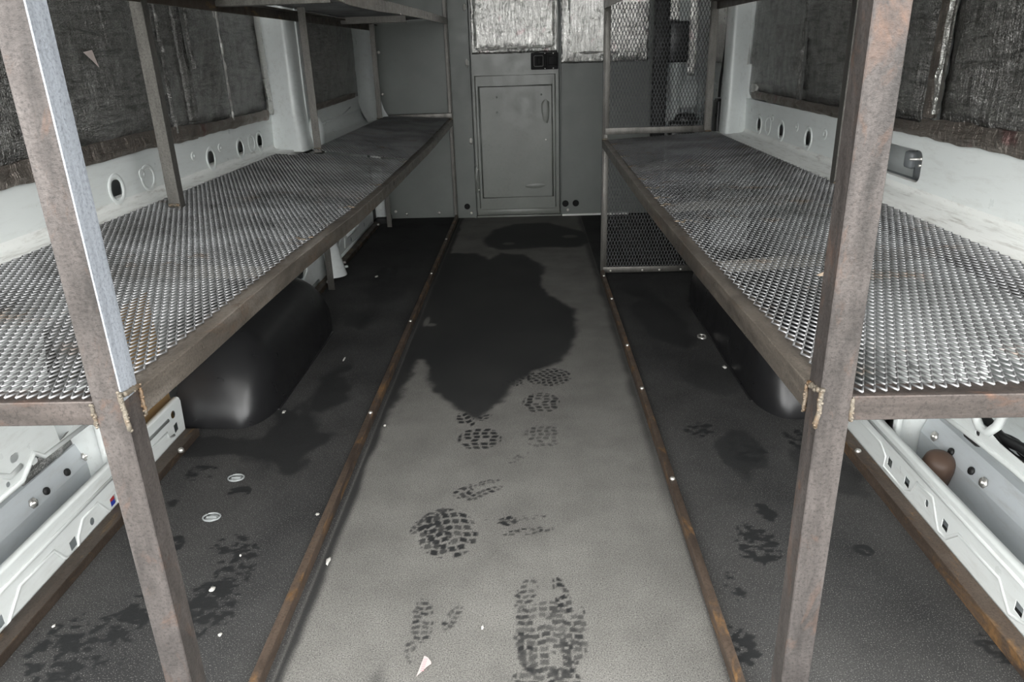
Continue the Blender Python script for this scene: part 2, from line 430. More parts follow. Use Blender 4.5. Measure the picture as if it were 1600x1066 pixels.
tread(-0.13, 1.54, -55, 0.055, 0.015, 0.016, 0.014, 0.75, 14, 0.1)
tread(-0.066, 1.425, -70, 0.022, 0.018, 0.02, 0.03, 0.95, 15, 0.0)
tread(-0.02, 1.437, -80, 0.045, 0.009, 0.013, 0.01, 0.6, 16, 0.15)
tread(-0.02, 1.385, -80, 0.06, 0.013, 0.016, 0.013, 0.7, 17, 0.1)
tread(-0.095, 1.425, -90, 0.03, 0.012, 0.02, 0.02, 0.6, 18, 0.2)
tread(-0.222, 1.11, 5, 0.06, 0.022, 0.013, 0.018, 0.7, 19, 0.15)
tread(-0.165, 1.115, -20, 0.035, 0.014, 0.013, 0.014, 0.7, 20, 0.2)
tread(-0.232, 1.03, 10, 0.03, 0.01, 0.016, 0.012, 0.6, 21, 0.2)
tread(-0.025, 1.18, -15, 0.05, 0.02, 0.015, 0.016, 0.7, 22, 0.1)
tread(0.045, 1.175, 10, 0.055, 0.016, 0.018, 0.017, 0.9, 23, 0.1)
tread(0.02, 1.06, 0, 0.10, 0.068, 0.017, 0.02, 0.65, 24, 0.22, 0.1)
tread(-0.025, 1.06, 5, 0.09, 0.018, 0.016, 0.016, 0.75, 25, 0.12)
tread(0.068, 1.06, -10, 0.085, 0.014, 0.016, 0.014, 0.75, 26, 0.12)
tread(0.03, 1.08, 0, 0.06, 0.02, 0.015, 0.03, 0.6, 27, 0.1)
tread(0.01, 0.965, 0, 0.03, 0.06, 0.016, 0.024, 0.75, 28, 0.1)
d = sdist(GX, GY, [(-0.31, 0.93), (-0.295, 0.98), (-0.278, 0.997), (-0.258, 0.95), (-0.255, 0.93)])
wet = np.maximum(wet, 0.5 * sstep(-0.01, 0.02, d))
# wet splashes in the side bays (small shreds near the rear, broad damp smears further in)
SPL = [(-0.844, 1.049, 0.125, 0.13, 34, 0.50), (-0.789, 1.132, 0.05, 0.085, 26, 0.44), (-0.657, 1.14, 0.085, 0.09, 36, 0.46), (-0.683, 1.352, 0.055, 0.05, 40, 0.50),
       (-0.64, 1.27, 0.06, 0.12, 40, 0.52), (-0.814, 1.354, 0.035, 0.04, 36, 0.47), (-0.74, 1.564, 0.035, 0.03, 30, 0.42), (-0.891, 1.506, 0.03, 0.03, 34, 0.45), (-0.66, 1.19, 0.05, 0.06, 40, 0.4),
       (-0.88, 1.65, 0.07, 0.06, 24, 0.52), (0.523, 1.448, 0.03, 0.045, 20, 0.35), (0.47, 1.33, 0.06, 0.085, 38, 0.44), (0.688, 1.305, 0.025, 0.025, 40, 0.45), (0.808, 1.034, 0.05, 0.05, 34, 0.47),
       (0.36, 1.04, 0.045, 0.06, 34, 0.48), (0.39, 1.2, 0.03, 0.06, 34, 0.5), (-0.729, 3.479, 0.08, 0.17, 20, 0.45), (-0.68, 2.8, 0.08, 0.12, 20, 0.5), (0.56, 1.73, 0.06, 0.10, 30, 0.48),
       (0.74, 1.78, 0.09, 0.09, 30, 0.47), (0.46, 1.85, 0.06, 0.06, 34, 0.5)]
SMEAR = [(-0.70, 1.82, 0.11, 0.19, 0.85), (-0.87, 1.80, 0.12, 0.06, 0.8), (-0.67, 2.16, 0.07, 0.17, 0.85), (-0.72, 2.85, 0.05, 0.10, 0.6), (0.54, 1.74, 0.07, 0.12, 0.75), (0.70, 1.66, 0.05, 0.10, 0.6),
         (0.50, 2.75, 0.10, 0.35, 0.7), (0.45, 3.2, 0.05, 0.15, 0.6), (0.76, 1.6, 0.06, 0.12, 0.55), (0.58, 2.2, 0.09, 0.12, 0.5), (-0.66, 3.3, 0.1, 0.3, 0.35), (-0.62, 4.2, 0.12, 0.5, 0.4)]
sidem = 1 - dust
for k, (cx, cy, rx, ry, fr, th) in enumerate(SPL):
    e = np.hypot((GX - cx) / rx, (GY - cy) / ry); n_ = fbm(GX * fr * 2.1 + k * 3 + 1.5 * fbm(GX * 30, GY * 30, 90, 2), GY * fr * 2.6, 20 + k, 3)
    wet = np.maximum(wet, sidem * sstep(th, th + 0.02, n_ * sstep(1.35, 0.5, e)))
for k, (cx, cy, rx, ry, st) in enumerate(SMEAR):
    e = np.hypot((GX - cx) / rx, (GY - cy) / ry) + (fbm(GX * 14, GY * 12, 60 + k) - 0.5) * 1.3
    wet = np.maximum(wet, st * sidem * sstep(1.1, 0.8, e))
scuff = fbm(GX * 30, GY * 4, 71); dust_and_light = dust * (0.72 + 0.5 * fbm(GX * 2.3, GY * 2.1, 77))
dust_and_light = np.clip(dust_and_light * (1 + 0.25 * sstep(2.2, 4.4, GY)), 0, 1) + sidem * np.clip(0.35 * fbm(GX * 5, GY * 3, 81) - 0.08, 0, 1) * sstep(3.4, 1.2, GY)  # besides dust, aisle painted lighter towards the bulkhead to offset light falloff
idx = np.arange(nx * ny).reshape(ny, nx)
FQ = np.stack([idx[:-1, :-1], idx[:-1, 1:], idx[1:, 1:], idx[1:, :-1]], -1).reshape(-1, 4)
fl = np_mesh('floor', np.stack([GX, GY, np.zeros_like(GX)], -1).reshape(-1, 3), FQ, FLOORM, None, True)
for nm, arr in (('wet', wet), ('dust', dust_and_light)):
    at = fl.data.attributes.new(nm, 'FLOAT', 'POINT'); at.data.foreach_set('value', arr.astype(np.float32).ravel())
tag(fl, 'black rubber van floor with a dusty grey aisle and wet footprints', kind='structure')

# ------------------------------------------------------------------ shell: skins, ceiling, ground outside
def struct(m, name, mat, label=None, parent=None):
    o = m.obj(name, mat, parent)
    if parent is None: tag(o, label, kind='structure')
    return o
m = MB(); m.box((-1.22, 0.55, 1.93), (1.12, 4.95, 1.97)); struct(m, 'ceiling', WHITE, 'white van roof')
m = MB(); m.box((-1.3, 0.3, -0.16), (1.3, 4.95, -0.02)); struct(m, 'trim_1', PRIMER, 'painted steel underfloor below the rubber lining')
m = MB(); m.box((-12, -14, -0.66), (12, 10, -0.62)); g = m.obj('ground', TARMAC); tag(g, 'grey tarmac outside the van', kind='structure')

LB, RB = -1.08, 0.935
# belt panels with slots, ledge under them, outer skin behind: one wall per side
def wall(side):
    s = -1 if side == 'left' else 1
    X = LB if s < 0 else RB
    m = MB(); m.cur = 0
    m.box((X + s * 0.10, 0.6, -0.1), (X + s * 0.12, 4.85, 1.95))             # outer skin
    m.box((X + s * 0.026, 0.62, 0.795), (X + s * 0.03, 3.25, 1.93))          # inner skin behind the foil
    tag(m.obj('wall_' + side, WHITE), 'white van body side on the ' + side, kind='structure')
    m = MB(); m.cur = 0
    m.box((X + s * 0.003, 0.62, 0.63), (X + s * 0.101, 3.45, 0.636)); m.box((X + s * 0.003, 0.62, 0.776), (X + s * 0.101, 3.45, 0.782)); m.box((X + s * 0.003, 3.45, 0.63), (X + s * 0.101, 3.456, 0.795))
    slots = [(1.917, 0.697), (2.23, 0.697), (2.533, 0.694), (2.808, 0.695), (3.02, 0.698)] if s < 0 else [(2.30, 0.703), (2.583, 0.701), (2.867, 0.698), (3.148, 0.697)]
    holes = [rrect(y - 0.023, z - 0.0235, y + 0.023, z + 0.0235, 0.015) for y, z in slots]
    if s > 0: holes.append(rrect(1.818, 0.676, 2.10, 0.752, 0.02))
    y1 = 3.27 if s < 0 else 3.42
    m.plate(rrect(0.62, 0.648, y1, 0.787, 0.004, 1), holes, wx(X), s * 0.0018)
    zt = 0.650
    xe = -0.985 if s < 0 else 0.79
    # fillet from ledge to belt, then ledge and its lip
    prof = [(0, 0.014), (-s * 0.002, 0.006), (-s * 0.007, 0.001), (-s * 0.016, -0.002), (xe - X, -0.004), (xe - X, -0.04), (xe - X + s * 0.003, -0.04), (xe - X + s * 0.003, -0.008), (-s * 0.02, -0.006), (s * 0.004, 0.004), (s * 0.004, 0.03)]
    m.cur = 1
    m.sweep(prof, [(X, 0.62, zt), (X, y1, zt)], (1, 0, 0), (0, 0, 1), smooth=True)
    m.cur = 0
    for y, z in slots:                                                       # pressed rims
        m.tube([(X - s * 0.0005, y + 0.034 * math.cos(a), z + 0.034 * math.sin(a)) for a in np.linspace(0, 2 * math.pi, 22, endpoint=False)], 0.007, 8, True, 0.3)
    rings = [(2.09, 0.702, 0.036), (2.06, 0.715, 0.011), (2.40, 0.72, 0.010), (2.62, 0.72, 0.010), (2.93, 0.702, 0.034)] if s < 0 else [(3.03, 0.705, 0.036), (2.44, 0.73, 0.013), (2.70, 0.728, 0.012), (2.98, 0.735, 0.008)]
    for y, z, r in rings:
        m.tube([(X, y + r * math.cos(a), z + r * math.sin(a) * (0.95 if math.sin(a) < 0 else 0.8)) for a in np.linspace(0, 2 * math.pi, 24, endpoint=False)], 0.006, 8, True, 0.3)
    o = m.obj('trim_16' if s < 0 else 'trim_17', [WHITE, WHITE_LEDGE])
    tag(o, 'white belt panel with oval slots and a scuffed ledge on the ' + side, kind='structure')
    return o
WL, WR = wall('left'), wall('right')

# cavity behind the right belt opening: pressed pocket, stud and hole
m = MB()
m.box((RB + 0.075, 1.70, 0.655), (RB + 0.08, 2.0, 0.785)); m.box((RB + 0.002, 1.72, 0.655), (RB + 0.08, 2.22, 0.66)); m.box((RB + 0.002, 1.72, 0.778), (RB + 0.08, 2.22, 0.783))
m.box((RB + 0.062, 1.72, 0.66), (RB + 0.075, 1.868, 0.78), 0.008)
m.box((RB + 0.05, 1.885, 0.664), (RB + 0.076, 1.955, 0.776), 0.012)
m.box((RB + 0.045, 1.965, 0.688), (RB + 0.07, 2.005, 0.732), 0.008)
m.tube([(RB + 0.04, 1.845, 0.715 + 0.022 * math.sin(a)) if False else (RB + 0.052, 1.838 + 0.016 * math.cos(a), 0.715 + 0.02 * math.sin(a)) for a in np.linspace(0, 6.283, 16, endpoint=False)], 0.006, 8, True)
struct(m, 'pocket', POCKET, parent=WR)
m = MB(); m.lathe((RB + 0.05, 1.905, 0.722), (-1, 0, 0), [(0.006, 0), (0.006, 0.012), (0.0032, 0.012), (0.0032, 0.035), (0.002, 0.037)], 10)
m.lathe((RB + 0.05, 1.89, 0.708), (-1, 0, 0), [(0.004, 0), (0.004, 0.02)], 8); m.obj('stud', ZINC, WR)
m = MB(); m.lathe((RB + 0.054, 1.838, 0.715), (-1, 0, 0), [(0.013, 0), (0.013, 0.002)], 14); m.obj('stud_hole', BLACK, WR)

# front part of the left wall (second bay) with ledge
m = MB(); m.cur = 0
X2 = -1.0
m.plate([(3.3, 0.62), (4.78, 0.62), (4.78, 1.9), (3.3, 1.9)], [], wx(X2), -0.003)
prof = [(0, 0.07), (0.004, 0.04), (0.014, 0.018), (0.03, 0.006), (0.105, -0.004), (0.105, -0.03), (0.1, -0.03), (0.1, -0.008), (0.02, 0.0), (-0.004, 0.02), (-0.004, 0.07)]
m.sweep(prof, [(X2, 3.3, 0.645), (X2, 4.76, 0.64)], (1, 0, 0), (0, 0, 1), smooth=True)
m.tube([(X2, 3.5, 0.705), (X2, 3.9, 0.708), (X2, 4.15, 0.718), (X2, 4.3, 0.74)], 0.004, 6, False, 0.6)
struct(m, 'trim_2', WHITE, 'white body side beyond the left pillar')
# corner sweep of white metal next to the bulkhead, left
m = MB()
def corner(u, v):
    z = 0.645 + v * 1.2
    fl_ = max(0, 1 - v * 9) ** 2 * 0.06
    an = u * math.pi / 2
    return (X2 + 0.002 + 0.085 * (1 - math.cos(an)) + fl_, 4.50 + 0.02 * v - fl_ + 0.24 * math.sin(an), z)
m.grid(corner, 12, 24)
m.tube([(X2 + 0.085, 4.70, 0.70), (X2 + 0.083, 4.70, 1.3)], 0.006)
struct(m, 'trim_3', WHITE, 'white pressed corner of the left body side at the bulkhead')

# pillars
def pillar(name, pts, lo_flare, zs, label):
    """cross-section polyline in (x, y), lofted upward with a flare at the foot"""
    m = MB(); n = len(pts)
    P = [Vector((p[0], p[1], 0)) for p in pts]
    dense = []
    for i in range(n - 1):
        for k in range(6): dense.append(P[i].lerp(P[i + 1], k / 6))
    dense.append(P[-1])
    for _ in range(4): dense = [dense[0]] + [(dense[i - 1] + dense[i] * 2 + dense[i + 1]) / 4 for i in range(1, len(dense) - 1)] + [dense[-1]]
    nn = len(dense) - 1
    def fn(u, v):
        p = dense[round(u * nn)]; z = zs[0] + (zs[1] - zs[0]) * v
        k = max(0.0, 1 - (z - zs[0]) / 0.22) ** 2
        mid = math.sin(u * math.pi)
        return (p.x + lo_flare[0] * k * mid, p.y + lo_flare[1] * k * mid, z)
    m.grid(fn, nn, 26)
    return m, label, name
m, lab, nm = pillar('trim_4', [(-1.10, 3.18), (-1.085, 3.21), (-1.02, 3.20), (-0.975, 3.19), (-0.960, 3.25), (-0.965, 3.40), (-1.0, 3.46), (-1.02, 3.47)], (0.03, -0.07), (0.64, 1.93), '')
m.box((-0.967, 3.295, 0.75), (-0.955, 3.305, 1.7), 0.002)
m.blob((-0.935, 3.33, 0.69), (0.035, 0.06, 0.085), 4, 0.15)
for k, z in enumerate((0.78, 0.86, 0.98, 1.07)): m.lathe((-0.968, 3.33, z), (1, 0, 0), [(0.005, -0.004), (0.005, 0.003)], 8)
struct(m, 'trim_4', WHITE, 'white pressed pillar on the left body side behind the second shelf post')
m, lab, nm = pillar('trim_5', [(0.965, 3.34), (0.945, 3.37), (0.89, 3.35), (0.855, 3.34), (0.846, 3.39), (0.85, 3.46), (0.875, 3.52), (0.90, 3.53)], (-0.015, -0.05), (0.64, 1.93), '')
struct(m, 'trim_5', WHITE, 'white pressed pillar on the right body side')


# ------------------------------------------------------------------ lower body: sill panels, box sections, upper pressings
def lower(side):
    s = -1 if side == 'left' else 1
    X = -1.005 if s < 0 else 0.842
    dz = 0.0 if s < 0 else 0.022
    T = wx(X)
    def bead(m, pts, r=0.004):
        m.tube([(X + (0.0003 if s < 0 else -0.0003), y, z) for y, z in pts], r, 8, False, 0.55)
    m = MB()
    sq = lambda y, z, a=0.011, b=0.012: [(y - a, z - b), (y + a, z - b * 0.8), (y + a, z + b), (y - a, z + b * 0.8)]
    if s < 0:
        holes = [sq(1.475, 0.036), sq(1.31, 0.036), sq(1.817, 0.049, 0.01, 0.013), [(1.816 + 0.012 * math.cos(a), 0.090 + 0.011 * math.sin(a)) for a in np.linspace(0, 6.283, 12, endpoint=False)],
                 [(1.386 + 0.008 * math.cos(a), 0.04 + 0.009 * math.sin(a)) for a in np.linspace(0, 6.283, 10, endpoint=False)], sq(1.07, 0.036)]
        y1 = 1.865
    else:
        holes = [sq(y, 0.063) for y in (1.808, 1.551, 1.466, 1.301, 1.054)] + [[(1.377 + 0.007 * math.cos(a), 0.066 + 0.009 * math.sin(a)) for a in np.linspace(0, 6.283, 10, endpoint=False)]]
        y1 = 1.93
    top = 0.117 + dz * 0.4
    m.plate([(0.6, 0.0), (y1 - 0.02, 0.0), (y1, 0.02), (y1 + 0.005, top - 0.01), (y1, top), (0.6, top)], holes, T, s * 0.0016)
    # rolled top edge
    m.sweep([(0, 0), (s * 0.005, 0.004), (s * 0.016, 0.004), (s * 0.016, 0.001), (s * 0.006, 0.001), (s * 0.002, -0.003)], [(X, 0.6, top), (X, y1, top)], (1, 0, 0), (0, 0, 1), smooth=True)
    bead(m, [(0.62, 0.09 + dz), (y1 - 0.08, 0.088 + dz)], 0.005)
    a_, b_ = 0.066 + dz * 0.7, 0.014 + dz
    if s < 0:
        bead(m, [(1.80, 0.035), (1.77, 0.04), (1.765, 0.06), (1.60, 0.062), (1.50, 0.03), (1.49, 0.011), (1.452, 0.02), (1.43, 0.05), (1.419, 0.066), (1.357, 0.066), (1.33, 0.04), (1.322, 0.015), (1.29, 0.012), (1.27, 0.03), (1.25, 0.062), (1.14, 0.064), (1.10, 0.03), (1.08, 0.012), (1.03, 0.012)])
    else:
        bead(m, [(1.808, 0.05), (1.761, 0.069), (1.745, 0.086), (1.606, 0.086), (1.574, 0.068), (1.575, 0.038), (1.468, 0.038), (1.442, 0.052), (1.425, 0.087), (1.359, 0.092), (1.319, 0.037), (1.289, 0.04), (1.253, 0.076), (1.116, 0.078), (1.072, 0.037), (1.031, 0.05), (1.0, 0.08)])
    bb = struct(m, 'baseboard_' + side, WHITE, 'white stamped sill panel with square holes low on the %s side' % side)
    # closed box section behind the sill
    Xh = -1.10 if s < 0 else 0.94
    ye = 1.56 if s < 0 else 1.62
    m = MB(); z0 = 0.095 + dz * 0.7
    prof = [(-s * 0.0, -0.08), (0, z0), (s * 0.018, z0 + 0.05), (s * 0.075, z0 + 0.06), (s * 0.075, -0.08)]
    m.sweep(prof, [(Xh, 0.6, 0), (Xh, ye, 0)], (1, 0, 0), (0, 0, 1))
    bx = struct(m, 'trim_6' if s < 0 else 'trim_7', PRIMER, 'pale painted box section behind the %s sill panel' % side)
    for y in ((1.355, 1.558) if s < 0 else (1.362, 1.564)):
        mm = MB(); c_ = (Xh + s * 0.004, y, z0 + 0.015); mm.lathe(c_, (-s, 0, 0.3), [(0.012, 0), (0.012, 0.004), (0.0055, 0.004), (0.0055, 0.009)], 6); mm.obj('weld_nut', ZINC, bx)
    for y in ((1.402, 1.482, 1.2) if s < 0 else (1.408, 1.49, 1.2)):
        mm = MB(); mm.lathe((Xh + s * 0.002, y, z0 + 0.016), (-s, 0, 0.3), [(0.009, -0.002), (0.009, 0.0022)], 10); mm.obj('drain_hole', BLACK, bx)
    # upright bracket closing the bay
    m = MB()
    yb = 1.555 if s < 0 else 1.625
    m.box((Xh + s * 0.07, yb, -0.05), (X + s * 0.035, yb + 0.05, 0.30), 0.006)
    m.box((X + s * 0.035, yb - 0.012, 0.02), (X + s * 0.05, yb + 0.06, 0.24), 0.004)
    struct(m, 'trim_8' if s < 0 else 'trim_9', WHITE, 'white upright bracket closing the %s sill recess' % side)
    # upper pressing with openings, seen under the shelf end
    m = MB(); Xu = X + s * 0.0
    if s < 0:
        hol = [[(1.352, 0.31), (1.358, 0.262), (1.372, 0.262), (1.55, 0.30), (1.55, 0.50), (1.40, 0.50)], rrect(1.213, 0.291, 1.236, 0.307, 0.006, 3), rrect(1.263, 0.257, 1.281, 0.269, 0.005, 3), rrect(1.185, 0.256, 1.195, 0.266, 0.004, 3)]
        out = [(0.6, 0.246), (1.225, 0.246), (1.25, 0.262), (1.275, 0.280), (1.30, 0.258), (1.60, 0.245), (1.60, 0.62), (0.6, 0.62)]
    else:
        hol = [[(1.285, 0.46), (1.288, 0.33), (1.262, 0.315), (1.235, 0.318), (1.20, 0.312), (0.9, 0.312), (0.9, 0.50)], rrect(1.258, 0.293, 1.272, 0.305, 0.005, 3)]
        out = [(0.6, 0.288), (1.15, 0.288), (1.26, 0.284), (1.62, 0.262), (1.62, 0.62), (0.6, 0.62)]
    m.plate(out, hol, wx(Xu), s * 0.002)
    m.tube([(Xu, y, z) for y, z in out[:-2]], 0.0055, 8, False, 0.8)
    if s > 0:
        m.tube([(Xu, y, z) for y, z in [(1.285, 0.47), (1.29, 0.345), (1.28, 0.325), (1.262, 0.312), (1.235, 0.316), (1.215, 0.34), (1.20, 0.39), (1.17, 0.40)]], 0.009, 8, False, 0.9)
        m.tube([(Xu, y, z) for y, z in [(1.36, 0.42), (1.345, 0.33), (1.40, 0.315), (1.55, 0.325)]], 0.006, 8, False, 0.6)
    else:
        m.tube([(Xu, y, z) for y, z in [(1.14, 0.45), (1.16, 0.30), (1.20, 0.272), (1.235, 0.276)]], 0.006, 8, False, 0.6)
    struct(m, 'trim_10' if s < 0 else 'trim_11', WHITE, 'white pressed inner panel hanging above the %s sill recess' % side)
    return bb
BBL, BBR = lower('left'), lower('right')
m = MB(); m.box((-1.0135, 1.466, 0.024), (-1.0075, 1.484, 0.036)); m.obj('blue_clip', REDBLUE_B, BBL)
m = MB(); m.box((-1.0135, 1.466, 0.036), (-1.0075, 1.484, 0.048)); m.obj('red_clip', REDBLUE_R, BBL)
m = MB(); m.lathe((-1.004, 1.327, 0.012), (1, 0, 0), [(0.006, -0.002), (0.006, 0.0015)], 10); m.obj('red_plug', REDBLUE_R, BBL)

# left body side between wheel arch and bulkhead
m = MB()
hol = [[(3.0, 0.12), (3.08, 0.11), (3.12, 0.16), (3.12, 0.30), (3.0, 0.30)], [(3.56, 0.095), (3.70, 0.085), (3.77, 0.13), (3.79, 0.30), (3.56, 0.30)], [(3.92, 0.085), (4.15, 0.08), (4.30, 0.12), (4.33, 0.30), (3.92, 0.30)], [(4.42, 0.11), (4.55, 0.11), (4.57, 0.30), (4.42, 0.30)]]
hol += [rrect(y - 0.008, z - 0.012, y + 0.008, z + 0.012, 0.004, 2) for y, z in ((3.05, 0.06), (3.62, 0.05), (4.0, 0.06), (4.35, 0.065))]
m.plate([(2.8, 0.0), (4.62, 0.0), (4.62, 0.6), (2.8, 0.6)], hol, wx(-1.0), -0.002)
for pts in ([(2.95, 0.09), (3.05, 0.085), (3.15, 0.12), (3.16, 0.3)], [(3.50, 0.30), (3.52, 0.10), (3.70, 0.075), (3.80, 0.13), (3.82, 0.3)], [(3.86, 0.3), (3.88, 0.09)], [(3.90, 0.10), (4.18, 0.095), (4.34, 0.16), (4.35, 0.3)], [(2.9, 0.03), (3.3, 0.03)], [(3.84, 0.05), (3.86, 0.10)], [(3.5, 0.03), (4.55, 0.03)]):
    m.tube([(-1.0, y, z) for y, z in pts], 0.010, 8, False, 0.6)
struct(m, 'trim_12', WHITE, 'white pressed body side low down between the left wheel arch and the bulkhead')
m = MB()
def foot(u, v):
    k = (1 - v) ** 2
    an = (u - 0.5) * math.pi
    return (-1.0 + 0.055 * math.cos(an) * (1 + 0.35 * k) + 0.02 * k, 3.46 + 0.05 * math.sin(an) * (1 + 0.3 * k), 0.012 + v * 0.30)
m.grid(foot, 10, 14); m.lathe((-0.905, 3.47, 0.05), (1, -0.3, 0.3), [(0.006, -0.01), (0.006, 0.006)], 8)
struct(m, 'trim_13', WHITE, 'white flared foot of the left pillar on the floor')
m = MB(); m.box((-0.995, 4.66, 0.03), (-0.925, 4.74, 0.64), 0.012); CP = struct(m, 'trim_14', WHITE, 'white box post in the left corner of the bulkhead')
m = MB(); m.box((-0.99, 4.63, 0.0), (-0.905, 4.755, 0.045), 0.01); m.obj('rubber_foot', BLACK, CP)
# right body side between wheel arch and mesh panel, then the step well
m = MB(); m.plate([(2.9, 0.0), (3.5, 0.0), (3.5, 0.62), (2.9, 0.62)], [], wx(0.85), 0.002)
struct(m, 'trim_15', WHITE, 'white body side low down by the right mesh panel')

# ------------------------------------------------------------------ bulkhead
YB = 4.79
m = MB()
m.plate([(-0.92, 0.006), (-0.49, 0.006), (-0.49, 1.9), (-0.92, 1.9)], [], wy(YB), 0.004)
m.box((-0.93, YB - 0.001, 1.09), (-0.48, YB, 1.135))
hole = lambda x, z, r=0.018: [(x + r * math.cos(a), z + r * math.sin(a)) for a in np.linspace(0, 6.283, 16, endpoint=False)]
m.plate([(-0.486, 0.0), (-0.356, 0.0), (-0.356, 1.9), (-0.486, 1.9)], [hole(-0.416, 0.074)], wy(YB - 0.004), 0.004)
m.plate([(0.188, 0.004), (0.78, 0.004), (0.78, 1.9), (0.188, 1.9)], [hole(0.222, 0.077, 0.02), hole(0.289, 0.078, 0.02)], wy(YB), 0.004)
m.box((-0.366, YB - 0.016, 0.0), (-0.357, YB + 0.01, 1.9)); m.box((0.187, YB - 0.014, 0.0), (0.197, YB + 0.01, 1.9), 0.002)
m.box((-1.25, YB + 0.06, -0.1), (1.15, YB + 0.07, 1.95))
WB = struct(m, 'wall_back', GREY, 'grey painted steel bulkhead at the front of the load bay')
m = MB(); m.box((0.20, YB - 0.02, 0.0), (0.63, YB + 0.0, 0.012), 0.002); m.obj('sill_strip', paint('white_sill', (0.8, 0.8, 0.78), 0.4), WB)
for x, z in ((-0.39, 0.031), (-0.602, 0.037), (0.237, 0.037), (-0.886, 0.052), (-0.815, 0.033), (-0.906, 1.023), (-0.905, 0.781)):
    screw((x, YB - 0.004, z), (0, -1, 0), 0.0095, WB, 0.007)
for x, z, r in ((-0.416, 0.074, 0.019), (0.222, 0.077, 0.021), (0.289, 0.078, 0.021)):
    mm = MB(); mm.lathe((x, YB - 0.004 if x < 0 else YB, z), (0, -1, 0), [(r, -0.003), (r, 0.0012), (r * 0.9, 0.0016)], 18); mm.obj('cable_hole', LATCHM, WB)  # black disc over each hole paints in its dark inside
for z in (0.49, 0.949, 1.256):
    mm = MB(); mm.blob((-0.371, YB - 0.016, z), (0.012, 0.006, 0.022), z * 10, 0.4); mm.obj('sealant_blob', CHIP, WB)
# door in the bulkhead
m = MB()
DY = YB - 0.002
m.plate([(-0.348, 0.05), (0.182, 0.05), (0.182, 1.9), (-0.348, 1.9)], [], wy(DY), 0.012)
m.box((-0.348, DY - 0.006, 0.014), (0.184, DY + 0.01, 0.052), 0.003)
m.box((-0.352, DY - 0.012, 0.0), (0.19, DY + 0.01, 0.012), 0.002)
m.tube([(-0.33, DY, 0.06), (-0.33, DY, 0.87), (0.16, DY, 0.87), (0.16, DY, 0.06)], 0.004, 8)
DOOR = struct(m, 'door_1', GREY_DOOR, 'grey steel door in the bulkhead with a raised lower panel')
m = MB()
m.plate(rrect(-0.303, 0.13, 0.138, 0.806, 0.004, 2), [], wy(DY - 0.012), 0.012, 0.002)
m.tube([(-0.306, DY - 0.006, 0.127), (0.142, DY - 0.006, 0.131), (0.138, DY - 0.006, 0.81), (-0.31, DY - 0.006, 0.807)], 0.006, 8, True)
m.blob((0.10, DY - 0.011, 0.655), (0.03, 0.006, 0.09), 3, 0.3); m.blob((0.03, DY - 0.011, 0.20), (0.09, 0.005, 0.02), 5, 0.3)
m.obj('lower_panel', GREY_DOOR, DOOR)
for x, z in ((-0.2, 0.745), (0.075, 0.755), (-0.2, 0.655), (0.085, 0.66), (0.1, 0.484)):
    screw((x, DY - 0.013, z), (0, -1, 0), 0.006, DOOR, 0.003, 'rivet', GREY if z > 0.6 else ZINC)
m = MB(); m.box((-0.353, DY - 0.016, 0.164), (-0.338, DY, 0.33), 0.002); m.tube([(-0.352, DY - 0.014, 0.164), (-0.352, DY - 0.014, 0.33)], 0.006); m.obj('hinge', GREY_DOOR, DOOR)
for z in (0.18, 0.31): screw((-0.335, DY - 0.004, z), (0, -1, 0), 0.006, DOOR, 0.004)
m = MB()
m.plate(rrect(0.015, 0.898, 0.18, 0.994, 0.006), [rrect(0.033, 0.915, 0.09, 0.978, 0.008)], wy(DY - 0.016), 0.016, 0.002)
LT = m.obj('latch', LATCHM, DOOR)
m = MB(); m.plate(rrect(0.035, 0.917, 0.088, 0.976, 0.006), [], wy(DY - 0.004), 0.003); m.obj('latch_recess', LATCHM, LT)
m = MB(); m.box((0.05, DY - 0.019, 0.925), (0.078, DY - 0.008, 0.968), 0.004); m.box((0.096, DY - 0.022, 0.905), (0.112, DY - 0.014, 0.988), 0.003); m.box((0.118, DY - 0.024, 0.92), (0.178, DY - 0.014, 0.975), 0.005); m.obj('lever', LATCHM, LT)
for x in (0.1, 0.15):
    for z in (0.904, 0.988): screw((x, DY - 0.016, z), (0, -1, 0), 0.004, LT, 0.003)

